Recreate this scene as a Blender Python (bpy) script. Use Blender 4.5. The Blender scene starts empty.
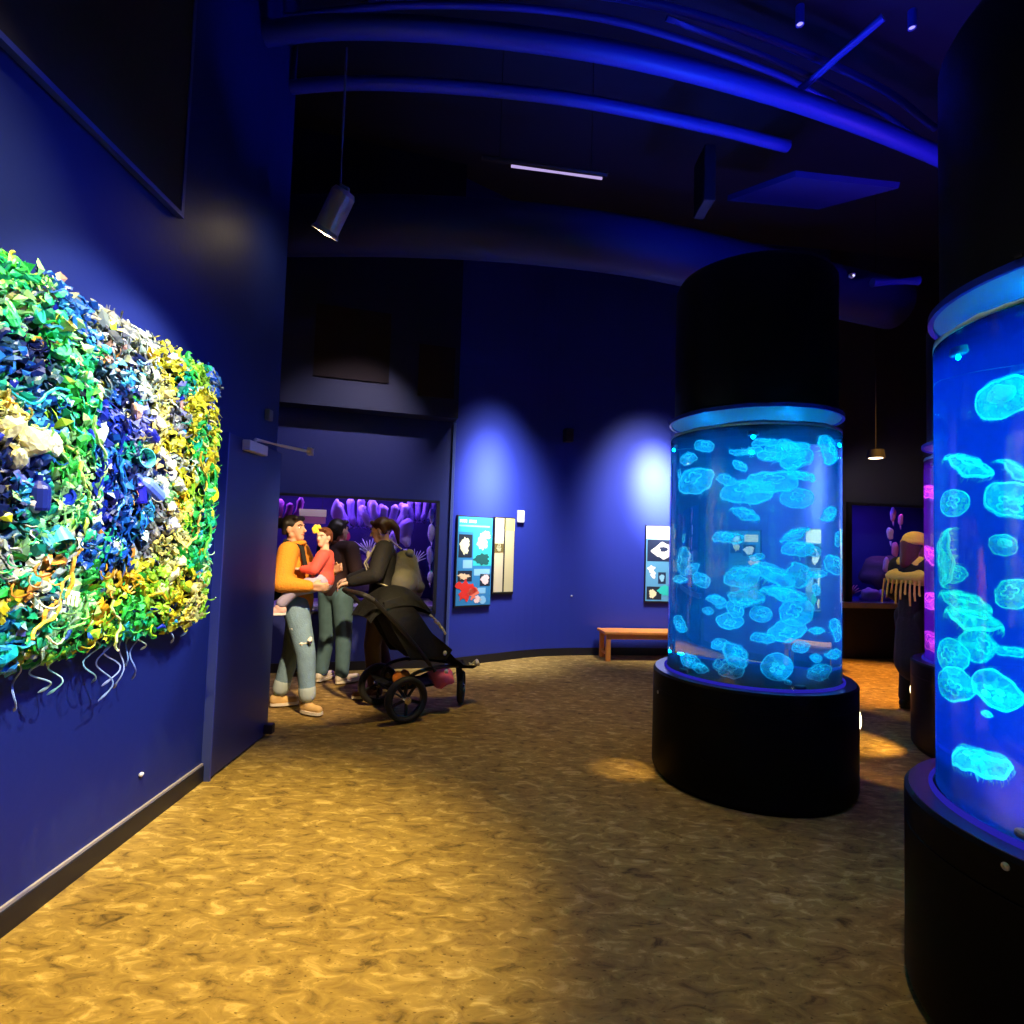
import bpy, bmesh, math, random
from mathutils import Vector, Matrix, noise
random.seed(7)
SC = bpy.context.scene
COL = SC.collection
PI = math.pi

# ------------------------------------------------------------------ materials
def s2l(c):
    return tuple((v / 12.92 if v <= 0.04045 else ((v + 0.055) / 1.055) ** 2.4) for v in c)

def hexc(h):
    return s2l(tuple(int(h[i:i + 2], 16) / 255 for i in (0, 2, 4)))

MATS = {}
def pbr(name, col, rough=0.6, metal=0.0, spec=0.5, emit=None, estr=0.0, var=0.0, vscale=12.0, bump=0.0, bscale=60.0, coat=0.0, sheen=0.0):
    if name in MATS: return MATS[name]
    m = bpy.data.materials.new(name); m.use_nodes = True
    nt = m.node_tree; b = nt.nodes['Principled BSDF']
    c = hexc(col) if isinstance(col, str) else col
    b.inputs['Base Color'].default_value = (*c, 1)
    b.inputs['Roughness'].default_value = rough
    b.inputs['Metallic'].default_value = metal
    b.inputs['Specular IOR Level'].default_value = spec
    b.inputs['Coat Weight'].default_value = coat
    b.inputs['Sheen Weight'].default_value = sheen
    if emit:
        e = hexc(emit) if isinstance(emit, str) else emit
        b.inputs['Emission Color'].default_value = (*e, 1)
        b.inputs['Emission Strength'].default_value = estr
    if var or bump:
        tc = nt.nodes.new('ShaderNodeTexCoord')
    if var:
        n = nt.nodes.new('ShaderNodeTexNoise'); n.inputs['Scale'].default_value = vscale; n.inputs['Detail'].default_value = 4
        nt.links.new(tc.outputs['Object'], n.inputs['Vector'])
        mx = nt.nodes.new('ShaderNodeMixRGB'); mx.blend_type = 'MIX'
        mx.inputs[1].default_value = (*[v * (1 - var) for v in c], 1)
        mx.inputs[2].default_value = (*[min(1, v * (1 + var)) for v in c], 1)
        nt.links.new(n.outputs['Fac'], mx.inputs[0]); nt.links.new(mx.outputs[0], b.inputs['Base Color'])
    if bump:
        n2 = nt.nodes.new('ShaderNodeTexNoise'); n2.inputs['Scale'].default_value = bscale; n2.inputs['Detail'].default_value = 3
        nt.links.new(tc.outputs['Object'], n2.inputs['Vector'])
        bp = nt.nodes.new('ShaderNodeBump'); bp.inputs['Strength'].default_value = bump; bp.inputs['Distance'].default_value = 0.02
        nt.links.new(n2.outputs['Fac'], bp.inputs['Height']); nt.links.new(bp.outputs[0], b.inputs['Normal'])
    MATS[name] = m
    return m

def glow(name, col, strength):
    if name in MATS: return MATS[name]
    m = bpy.data.materials.new(name); m.use_nodes = True
    nt = m.node_tree; nt.nodes.clear()
    o = nt.nodes.new('ShaderNodeOutputMaterial'); e = nt.nodes.new('ShaderNodeEmission')
    e.inputs[0].default_value = (*(hexc(col) if isinstance(col, str) else col), 1); e.inputs[1].default_value = strength
    nt.links.new(e.outputs[0], o.inputs[0]); MATS[name] = m
    return m

def clear_pane(name, tint=(1, 1, 1), gloss=0.06, rough=0.02):
    """thin clear sheet: see-through with a weak fixed reflection"""
    if name in MATS: return MATS[name]
    m = bpy.data.materials.new(name); m.use_nodes = True
    nt = m.node_tree; nt.nodes.clear()
    o = nt.nodes.new('ShaderNodeOutputMaterial'); mx = nt.nodes.new('ShaderNodeMixShader')
    t = nt.nodes.new('ShaderNodeBsdfTransparent'); g = nt.nodes.new('ShaderNodeBsdfGlossy')
    t.inputs[0].default_value = (*tint, 1); g.inputs['Roughness'].default_value = rough
    mx.inputs[0].default_value = gloss
    nt.links.new(t.outputs[0], mx.inputs[1]); nt.links.new(g.outputs[0], mx.inputs[2]); nt.links.new(mx.outputs[0], o.inputs[0])
    MATS[name] = m
    return m

def tissue(name, col, alpha, trans=0.5, nscale=0.0):
    """soft see-through jelly tissue"""
    if name in MATS: return MATS[name]
    m = bpy.data.materials.new(name); m.use_nodes = True
    nt = m.node_tree; nt.nodes.clear()
    o = nt.nodes.new('ShaderNodeOutputMaterial'); mx = nt.nodes.new('ShaderNodeMixShader'); m2 = nt.nodes.new('ShaderNodeMixShader')
    t = nt.nodes.new('ShaderNodeBsdfTransparent'); d = nt.nodes.new('ShaderNodeBsdfDiffuse'); tl = nt.nodes.new('ShaderNodeBsdfTranslucent')
    d.inputs[0].default_value = (*col, 1); tl.inputs[0].default_value = (*col, 1)
    m2.inputs[0].default_value = trans
    nt.links.new(d.outputs[0], m2.inputs[1]); nt.links.new(tl.outputs[0], m2.inputs[2])
    nt.links.new(t.outputs[0], mx.inputs[1]); nt.links.new(m2.outputs[0], mx.inputs[2])
    if nscale:
        tc = nt.nodes.new('ShaderNodeTexCoord'); n = nt.nodes.new('ShaderNodeTexNoise'); n.inputs['Scale'].default_value = nscale
        mr = nt.nodes.new('ShaderNodeMapRange'); mr.inputs['From Min'].default_value = 0.3; mr.inputs['From Max'].default_value = 0.7
        mr.inputs['To Min'].default_value = alpha * 0.55; mr.inputs['To Max'].default_value = min(1, alpha * 1.5)
        nt.links.new(tc.outputs['Object'], n.inputs['Vector']); nt.links.new(n.outputs['Fac'], mr.inputs['Value']); nt.links.new(mr.outputs[0], mx.inputs[0])
    else:
        mx.inputs[0].default_value = alpha
    nt.links.new(mx.outputs[0], o.inputs[0]); MATS[name] = m
    return m

# ------------------------------------------------------------------ objects
def link(name, me, mat=None, parent=None, loc=None, smooth=False):
    o = bpy.data.objects.new(name, me); COL.objects.link(o)
    if mat is not None:
        for k in (mat if isinstance(mat, (list, tuple)) else [mat]): me.materials.append(k)
    if parent is not None: o.parent = parent
    if loc is not None: o.location = loc
    if smooth:
        for p in me.polygons: p.use_smooth = True
        if smooth == 'sharp': me.set_sharp_from_angle(angle=math.radians(35))
    return o

def obj(name, bm, mat=None, parent=None, loc=None, smooth=False):
    bmesh.ops.recalc_face_normals(bm, faces=bm.faces)
    me = bpy.data.meshes.new(name); bm.to_mesh(me); bm.free()
    return link(name, me, mat, parent, loc, smooth)

def tag(o, label, cat, group=None, kind=None):
    if label: o['label'] = label
    if cat: o['category'] = cat
    if group: o['group'] = group
    if kind: o['kind'] = kind
    return o

def thing(name, label, cat, loc=(0, 0, 0), rotz=0.0, group=None):
    o = bpy.data.objects.new(name, None); COL.objects.link(o)
    o.empty_display_size = 0.1
    o.location = loc; o.rotation_euler = (0, 0, rotz)
    return tag(o, label, cat, group)

def struct(name, bm, mat, parent=None, smooth=False):
    o = obj(name, bm, mat, parent, smooth=smooth)
    if parent is None: o['kind'] = 'structure'
    return o

def dup_tree(root):
    r = root.copy(); COL.objects.link(r)
    for ch in root.children:
        c = ch.copy(); COL.objects.link(c); c.parent = r
        for g in ch.children:
            d = g.copy(); COL.objects.link(d); d.parent = c
    return r

# ------------------------------------------------------------------ mesh builders
def box(bm, c, s, rot=None, bevel=0.0, mi=0):
    r = bmesh.ops.create_cube(bm, size=1.0)
    vs = r['verts']
    bmesh.ops.scale(bm, vec=s, verts=vs)
    fs = list({f for v in vs for f in v.link_faces})
    if bevel:
        es = list({e for v in vs for e in v.link_edges})
        rb = bmesh.ops.bevel(bm, geom=es, offset=bevel, segments=2, affect='EDGES', profile=0.5)
        vs = list({v for f in rb['faces'] for v in f.verts} | {v for v in vs if v.is_valid})
        fs = list({f for v in vs for f in v.link_faces})
    M = Matrix.Translation(c)
    if rot is not None: M = M @ rot.to_4x4()
    bmesh.ops.transform(bm, matrix=M, verts=vs)
    for f in fs: f.material_index = mi
    return vs

def boxmm(bm, lo, hi, **k):
    lo, hi = Vector(lo), Vector(hi)
    return box(bm, (lo + hi) / 2, hi - lo, **k)

def lathe(bm, prof, seg=48, M=None, mi=0, closed=False):
    """prof: list of (r, z). Poles where r == 0."""
    rings = []
    for r, z in prof:
        if r < 1e-6:
            rings.append([bm.verts.new((0, 0, z))])
        else:
            rings.append([bm.verts.new((r * math.cos(2 * PI * k / seg), r * math.sin(2 * PI * k / seg), z)) for k in range(seg)])
    pairs = list(zip(rings[:-1], rings[1:]))
    if closed: pairs.append((rings[-1], rings[0]))
    for a, b in pairs:
        for k in range(seg):
            k2 = (k + 1) % seg
            if len(a) == 1 and len(b) == 1: continue
            if len(a) == 1: f = bm.faces.new((a[0], b[k2], b[k]))
            elif len(b) == 1: f = bm.faces.new((a[k], a[k2], b[0]))
            else: f = bm.faces.new((a[k], a[k2], b[k2], b[k]))
            f.material_index = mi
    if M is not None:
        bmesh.ops.transform(bm, matrix=M, verts=[v for r in rings for v in r])
    return [v for r in rings for v in r]

def frame_from(d):
    d = Vector(d).normalized()
    u = Vector((0, 0, 1)) if abs(d.z) < 0.92 else Vector((1, 0, 0))
    a = d.cross(u).normalized(); b = a.cross(d).normalized()
    return a, b, d

def tube(bm, pts, r, seg=8, cap=True, mi=0, flat=1.0):
    """swept tube; r is a number or one radius per point"""
    pts = [Vector(p) for p in pts]; n = len(pts)
    rr = r if isinstance(r, (list, tuple)) else [r] * n
    prev = None; rings = []
    for i, p in enumerate(pts):
        d = (pts[min(i + 1, n - 1)] - pts[max(i - 1, 0)])
        if d.length < 1e-9: d = Vector((0, 0, 1))
        d.normalize()
        if prev is None: a, b, _ = frame_from(d)
        else:
            a = prev - d * prev.dot(d)
            a = a.normalized() if a.length > 1e-6 else frame_from(d)[0]
            b = d.cross(a)
        prev = a
        rings.append([bm.verts.new(p + a * (rr[i] * math.cos(2 * PI * k / seg)) + b * (rr[i] * flat * math.sin(2 * PI * k / seg))) for k in range(seg)])
    for A, B in zip(rings[:-1], rings[1:]):
        for k in range(seg):
            f = bm.faces.new((A[k], A[(k + 1) % seg], B[(k + 1) % seg], B[k])); f.material_index = mi
    if cap:
        for R in (rings[0][::-1], rings[-1]):
            f = bm.faces.new(R); f.material_index = mi
    return [v for R in rings for v in R]

def catmull(pts, n=8):
    pts = [Vector(p) for p in pts]
    P = [pts[0] * 2 - pts[1]] + pts + [pts[-1] * 2 - pts[-2]]
    out = []
    for i in range(1, len(P) - 2):
        for k in range(n):
            t = k / n
            a, b, c, d = P[i - 1], P[i], P[i + 1], P[i + 2]
            out.append(0.5 * ((2 * b) + (c - a) * t + (2 * a - 5 * b + 4 * c - d) * t * t + (3 * b - a - 3 * c + d) * t ** 3))
    out.append(pts[-1])
    return out

def ball(bm, c, r, seg=16, rings=10, mi=0, rot=None):
    rr = (r, r, r) if not isinstance(r, (list, tuple)) else r
    M = Matrix.Translation(c)
    if rot is not None: M = M @ rot.to_4x4()
    M = M @ Matrix.Diagonal((*rr, 1))
    prof = [(math.sin(PI * k / rings), -math.cos(PI * k / rings)) for k in range(rings + 1)]
    prof[0] = (0, -1); prof[-1] = (0, 1)
    return lathe(bm, prof, seg, M, mi)

def cone_bone(bm, p0, r0, p1, r1, flat=1.0, side=None, seg=14):
    """round tapered limb from p0 to p1; flat squeezes it across 'side'"""
    p0, p1 = Vector(p0), Vector(p1); L = (p1 - p0).length
    d = (p1 - p0).normalized() if L > 1e-6 else Vector((0, 0, 1))
    if side is None: a, b, _ = frame_from(d)
    else:
        a = Vector(side); a = (a - d * a.dot(d)).normalized(); b = d.cross(a)
    prof = [(0, -r0)] + [(r0 * math.sin(PI / 2 * k / 4), -r0 * math.cos(PI / 2 * k / 4)) for k in range(1, 5)]
    prof += [(r0 + (r1 - r0) * k / 4, L * k / 4) for k in range(1, 4)]
    prof += [(r1 * math.cos(PI / 2 * k / 4), L + r1 * math.sin(PI / 2 * k / 4)) for k in range(0, 4)] + [(0, L + r1)]
    M = Matrix(((a.x * flat, b.x, d.x, p0.x), (a.y * flat, b.y, d.y, p0.y), (a.z * flat, b.z, d.z, p0.z), (0, 0, 0, 1)))
    return lathe(bm, prof, seg, M)

def fused(name, bm, voxel, mat, parent=None, smooth=3):
    """melt overlapping solids into one continuous skin"""
    bmesh.ops.recalc_face_normals(bm, faces=bm.faces)
    me = bpy.data.meshes.new(name + '_raw'); bm.to_mesh(me); bm.free()
    o = bpy.data.objects.new(name, me); COL.objects.link(o)
    md = o.modifiers.new('r', 'REMESH'); md.mode = 'VOXEL'; md.voxel_size = voxel; md.use_smooth_shade = True
    if smooth:
        ms = o.modifiers.new('s', 'SMOOTH'); ms.iterations = smooth; ms.factor = 0.5
    dg = bpy.context.evaluated_depsgraph_get(); dg.update()
    m2 = bpy.data.meshes.new_from_object(o.evaluated_get(dg))
    o.modifiers.clear(); o.data = m2; m2.name = name
    bpy.data.meshes.remove(me)
    m2.materials.clear()
    for k in (mat if isinstance(mat, (list, tuple)) else [mat]): m2.materials.append(k)
    for p in m2.polygons: p.use_smooth = True
    if parent is not None: o.parent = parent
    return o

# ------------------------------------------------------------------ lights
def spot(name, loc, target, power, col, angle, blend=0.4, size=0.05):
    l = bpy.data.lights.new(name, 'SPOT'); l.energy = power; l.color = col; l.spot_size = math.radians(angle); l.spot_blend = blend
    l.shadow_soft_size = size
    o = bpy.data.objects.new(name, l); COL.objects.link(o); o.location = loc
    o.rotation_euler = (Vector(target) - Vector(loc)).to_track_quat('-Z', 'Y').to_euler()
    return o

def point(name, loc, power, col, size=0.05):
    l = bpy.data.lights.new(name, 'POINT'); l.energy = power; l.color = col; l.shadow_soft_size = size
    o = bpy.data.objects.new(name, l); COL.objects.link(o); o.location = loc
    return o

def area(name, loc, target, power, col, size, sy=None, shape='DISK', spread=None):
    l = bpy.data.lights.new(name, 'AREA'); l.energy = power; l.color = col; l.shape = shape; l.size = size
    if sy: l.size_y = sy
    if spread: l.spread = math.radians(spread)
    o = bpy.data.objects.new(name, l); COL.objects.link(o); o.location = loc
    o.rotation_euler = (Vector(target) - Vector(loc)).to_track_quat('-Z', 'Y').to_euler()
    return o
JELLIES = [
 (1,1.361,3.939,2.19,0.058,-0.01,-0.82,0.57,0,'small cup-shaped moon jelly just under the waterline at upper left of the middle tank'),
 (1,1.254,3.943,2.103,0.061,-0.47,-0.48,0.74,1,'small upright moon jelly above the big tilted one at the middle tank left glass'),
 (1,1.304,3.937,1.952,0.114,-0.69,-0.48,0.55,2,'largest moon jelly at upper left of the middle tank, tilted like an oyster shell'),
 (1,1.17,3.926,1.993,0.041,-0.91,0.38,-0.18,0,'tiny sliver of a moon jelly touching the upper left glass of the middle tank'),
 (1,1.567,3.868,2.146,0.08,0.06,-0.09,-0.99,3,'shallow bowl-shaped moon jelly below the hanging light in the middle tank'),
 (1,1.498,3.782,2.037,0.052,0.42,-0.66,0.62,0,'small slanting oval moon jelly left of the pale crowd near the middle tank top'),
 (1,1.457,3.865,1.953,0.053,-0.02,-0.69,0.72,1,'small comma-shaped moon jelly alone in dark water at upper left of the middle tank'),
 (1,1.699,4.16,1.899,0.117,-0.36,-0.67,0.65,2,'pale broad moon jelly deep in the upper middle of the middle tank'),
 (1,1.837,4.047,2.198,0.096,-0.14,-0.26,0.95,3,'flat moon jelly pressed against the water surface right of the middle tank light'),
 (1,1.672,3.883,2.204,0.061,-0.18,-0.44,0.88,0,'small domed moon jelly at the waterline just above the hanging light'),
 (1,1.796,3.897,2.134,0.109,0.62,-0.75,0.25,2,'large upright curved moon jelly right of the hanging light in the middle tank'),
 (1,1.639,3.727,2.104,0.065,-0.09,-0.25,-0.96,1,'small round-bottomed moon jelly directly below the hanging light'),
 (1,1.758,3.656,2.074,0.09,0.28,-0.56,-0.78,2,'moon jelly with rolled rim right of the round-bottomed one in the middle tank'),
 (1,1.866,3.934,1.994,0.069,0.26,-0.48,0.84,0,'thin slanted moon jelly under the one with the rolled rim'),
 (1,1.939,3.731,2.148,0.093,0.81,-0.58,0.13,1,'tall narrow moon jelly hanging on edge at upper right of the middle tank'),
 (1,1.82,3.843,1.843,0.076,-0.22,-0.91,0.36,0,'faint face-on moon jelly with bright centre left of the vertical glass reflection'),
 (1,1.717,3.902,1.948,0.122,-0.17,-0.62,0.77,3,'wide pale moon jelly at the heart of the upper crowd in the middle tank'),
 (1,1.469,3.858,1.573,0.081,-0.11,-0.41,0.9,0,'flat oval moon jelly on its own left of the middle tank centre'),
 (1,1.232,3.94,1.411,0.096,-0.98,0.2,0.09,1,'tall moon jelly standing on edge along the left glass halfway down the middle tank'),
 (1,1.392,4.097,1.356,0.047,-0.89,-0.04,0.45,0,'small dim moon jelly tucked behind the tall one at the left glass'),
 (1,1.186,3.937,1.289,0.066,-0.16,-0.27,-0.95,3,'half-bowl moon jelly cut by the left glass of the middle tank'),
 (1,1.333,3.901,1.291,0.061,0.22,-0.83,0.52,2,'small ragged moon jelly right of the half-bowl one at the left glass'),
 (1,1.221,3.929,1.566,0.031,-0.92,0.36,0.17,0,'tiny white splinter of a moon jelly high on the left glass'),
 (1,1.542,3.647,1.457,0.04,-0.04,-0.53,-0.85,0,'tiny turquoise bowl-shaped moon jelly at the centre of the middle tank'),
 (1,1.545,3.819,1.73,0.085,0.23,-0.47,0.85,3,'pale moon jelly spread like a sail at the middle of the middle tank'),
 (1,1.513,3.775,1.326,0.097,-0.49,-0.46,0.74,2,'large moon jelly left of the dome in the centre crowd of the middle tank'),
 (1,1.728,3.92,1.335,0.109,0.32,-0.46,0.83,1,'big dome-shaped moon jelly sloping right at the centre of the middle tank'),
 (1,1.765,3.703,1.602,0.083,-0.55,-0.09,0.83,3,'arched crescent moon jelly at right of centre in the middle tank'),
 (1,1.826,3.842,1.515,0.076,-0.26,-0.56,0.78,2,'rounded moon jelly under the arched crescent one'),
 (1,1.849,3.662,1.505,0.046,0.15,-0.77,0.62,0,'small round moon jelly right under the arch, below the bright reflection'),
 (1,1.874,3.991,1.345,0.089,0.67,-0.74,0.1,2,'moon jelly with a long trailing column at right of the middle tank'),
 (1,1.954,3.737,1.742,0.06,0.5,-0.53,-0.68,1,'small curled moon jelly beside the vertical glass reflection'),
 (1,2.016,3.72,1.586,0.052,-0.89,-0.44,0.12,0,'tiny moon jelly touching the right glass halfway up the middle tank'),
 (1,1.993,3.8,1.421,0.074,0.6,-0.68,0.42,2,'moon jelly with looping rim at the right glass of the middle tank'),
 (1,1.936,3.907,1.358,0.039,-0.12,-0.58,-0.8,0,'small boxy moon jelly between the trailing column and the right glass'),
 (1,1.9,3.796,1.26,0.035,0.78,-0.63,0.03,1,'tiny upright moon jelly under the boxy one near the right glass'),
 (1,1.695,3.661,1.235,0.127,0.11,-0.17,0.98,3,'long thin moon jelly lying edge-on like a plate across the middle tank'),
 (1,1.238,3.986,0.983,0.063,-0.91,-0.16,-0.39,0,'teardrop moon jelly alone at the lower left glass of the middle tank'),
 (1,1.42,3.89,1.165,0.055,-0.09,-0.35,0.93,1,'mushroom-shaped moon jelly above the two tiny ones at left of the middle tank'),
 (1,1.364,3.872,1.093,0.033,-0.45,-0.62,-0.64,0,'tiny round moon jelly below the left edge of the mushroom-shaped one'),
 (1,1.508,4.015,1.119,0.028,0.11,-0.74,-0.67,0,'tiny moon jelly half behind the right edge of the mushroom-shaped one'),
 (1,1.44,3.694,1.128,0.054,0.17,-0.95,0.26,1,'bright round moon jelly overlapping the ringed one at lower middle of the middle tank'),
 (1,1.504,3.899,1.033,0.068,-0.34,-0.77,-0.55,0,'ringed moon jelly below the bright round one in the middle tank'),
 (1,1.465,3.606,1.211,0.097,-0.15,-0.46,-0.87,2,'brightest cyan moon jelly, a flat plate under the centre crowd of the middle tank'),
 (1,1.458,3.926,0.877,0.046,-0.73,-0.37,0.57,0,'small moon jelly at the upper left corner of the large slanted one near the base'),
 (1,1.464,3.741,0.838,0.093,0.47,-0.68,0.56,2,'large slanted moon jelly with short fringe in the lower middle of the middle tank'),
 (1,1.296,3.949,0.748,0.063,-0.01,-0.71,0.7,2,'bright ragged moon jelly near the base at left of the middle tank'),
 (1,1.299,3.832,0.725,0.052,-0.17,-0.31,0.93,1,'domed moon jelly resting near the front base rim at left of the middle tank'),
 (1,1.426,3.702,0.744,0.068,-0.35,-0.44,0.83,0,'oval moon jelly over the front base rim at lower middle of the middle tank'),
 (1,1.456,3.927,0.74,0.04,-0.99,-0.07,0.07,1,'small moon jelly peeking out left behind the oval one at the base rim'),
 (1,1.583,3.689,1.105,0.056,-0.29,-0.88,0.38,0,'face-on round moon jelly with clear ring at lower centre of the middle tank'),
 (1,1.793,3.752,1.121,0.093,-0.67,-0.67,0.3,2,'big round moon jelly at lower right of centre in the middle tank'),
 (1,1.794,3.9,0.987,0.091,-0.01,-0.8,-0.59,3,'broad folded moon jelly under the left edge of the big round one'),
 (1,1.613,3.735,0.953,0.061,-0.16,-0.38,0.91,0,'oval moon jelly above the one with the bright square centre'),
 (1,1.784,3.656,0.916,0.047,-0.43,-0.53,0.73,0,'small ringed moon jelly below the broad folded one'),
 (1,1.879,3.71,0.845,0.033,-0.07,-0.69,0.72,1,'tiny round moon jelly near the lower right of the middle tank'),
 (1,1.895,3.754,1.007,0.044,-0.07,-0.21,0.97,1,'tiny bright dome-shaped moon jelly at right of the middle tank lower half'),
 (1,1.645,3.619,0.795,0.085,-0.28,-0.94,-0.21,4,'face-on fringed moon jelly with bright square centre near the middle tank base'),
 (1,1.996,3.771,0.862,0.061,0.02,-0.51,-0.86,3,'bowl-shaped moon jelly at the lower right glass of the middle tank'),
 (1,2.004,3.778,1.011,0.073,0.83,-0.51,0.22,1,'upright moon jelly glowing violet-blue along the lower right glass'),
 (1,1.911,3.759,0.751,0.069,-0.5,-0.44,0.74,2,'dim curled moon jelly in the shadow at the lower right base rim'),
 (1,1.685,3.563,0.716,0.022,0.18,-0.63,0.76,0,'tiniest pale moon jelly beside the fringed one near the base rim'),
 (2,1.622,1.85,2.013,0.075,-0.82,-0.44,0.36,5,'large moon jelly with white glare at heart near the top of the right tank'),
 (2,1.674,2.009,1.817,0.081,0.02,-0.6,0.8,3,'arched moon jelly like a boomerang in the upper part of the right tank'),
 (2,1.74,1.919,1.691,0.072,-0.79,-0.23,-0.57,1,'very large round moon jelly at the picture edge in the right tank'),
 (2,1.927,2.071,1.81,0.052,0.35,-0.77,0.53,3,'wing-shaped moon jelly rising behind the very large round one'),
 (2,1.611,2.018,1.687,0.052,-0.83,-0.51,0.21,0,'round face-on moon jelly below the arched one at the left of the right tank'),
 (2,1.655,2.075,1.493,0.106,-0.64,0.77,0.03,3,'tall column-like moon jelly standing on edge at the left glass of the right tank'),
 (2,1.779,2.118,1.435,0.036,-0.32,-0.95,-0,0,'half-hidden moon jelly bulging right from the tall column-like one'),
 (2,1.693,1.914,1.542,0.038,-0.41,-0.81,0.42,5,'moon jelly with white glare on its lower edge at mid height of the right tank'),
 (2,1.665,1.861,1.387,0.053,-0.93,-0.05,0.36,2,'big shell-like moon jelly at the right edge of the picture below mid height'),
 (2,1.708,2.05,1.34,0.08,-0.07,-0.37,0.93,3,'upper of two stacked moon jellies swept like wings in the right tank'),
 (2,1.612,1.958,1.292,0.093,-0.04,-0.26,0.96,3,'lower and longer of two wing-like moon jellies in the right tank'),
 (2,1.816,2.088,1.186,0.063,0.07,-0.98,0.17,2,'drooping moon jelly with ruffled side below the wing-like pair'),
 (2,1.683,2.072,1.144,0.062,-0.98,0,0.19,1,'round moon jelly above the widest one at the lower left glass of the right tank'),
 (2,1.613,2.025,1.057,0.071,-0.77,-0.43,-0.46,0,'wide moon jelly beside the almond-shaped one at the lower left of the right tank'),
 (2,1.614,1.877,1.08,0.07,-0.85,-0.22,-0.47,4,'almond-shaped moon jelly with bright pinwheel centre low in the right tank'),
 (2,1.61,1.902,0.996,0.016,-0.34,-0.28,0.9,1,'tiny moon jelly trailing below the almond-shaped one'),
 (2,1.572,1.905,0.838,0.087,-0.26,-0.02,0.97,4,'lowest moon jelly of the right tank, a flat glowing saucer above the floor'),
 (2,2.034,2.167,1.161,0.043,-0.13,-0.24,0.96,3,'blurred distant moon jelly at the far side of the right tank'),
 (3,3.455,4.628,2.011,0.091,-0.54,-0.33,0.78,0,'magenta moon jelly near the top of the slim visible strip of the far tank'),
 (3,3.451,4.621,1.496,0.097,-0.21,-0.64,0.74,1,'magenta moon jelly halfway down the visible strip of the far tank'),
 (3,3.482,4.632,1.138,0.09,-0.71,0,0.7,2,'magenta moon jelly in the lower half of the visible strip of the far tank'),
 (3,3.422,4.608,0.825,0.102,-0.61,-0.36,0.71,0,'hot pink moon jelly at the bottom of the visible strip of the far tank'),
]
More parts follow.
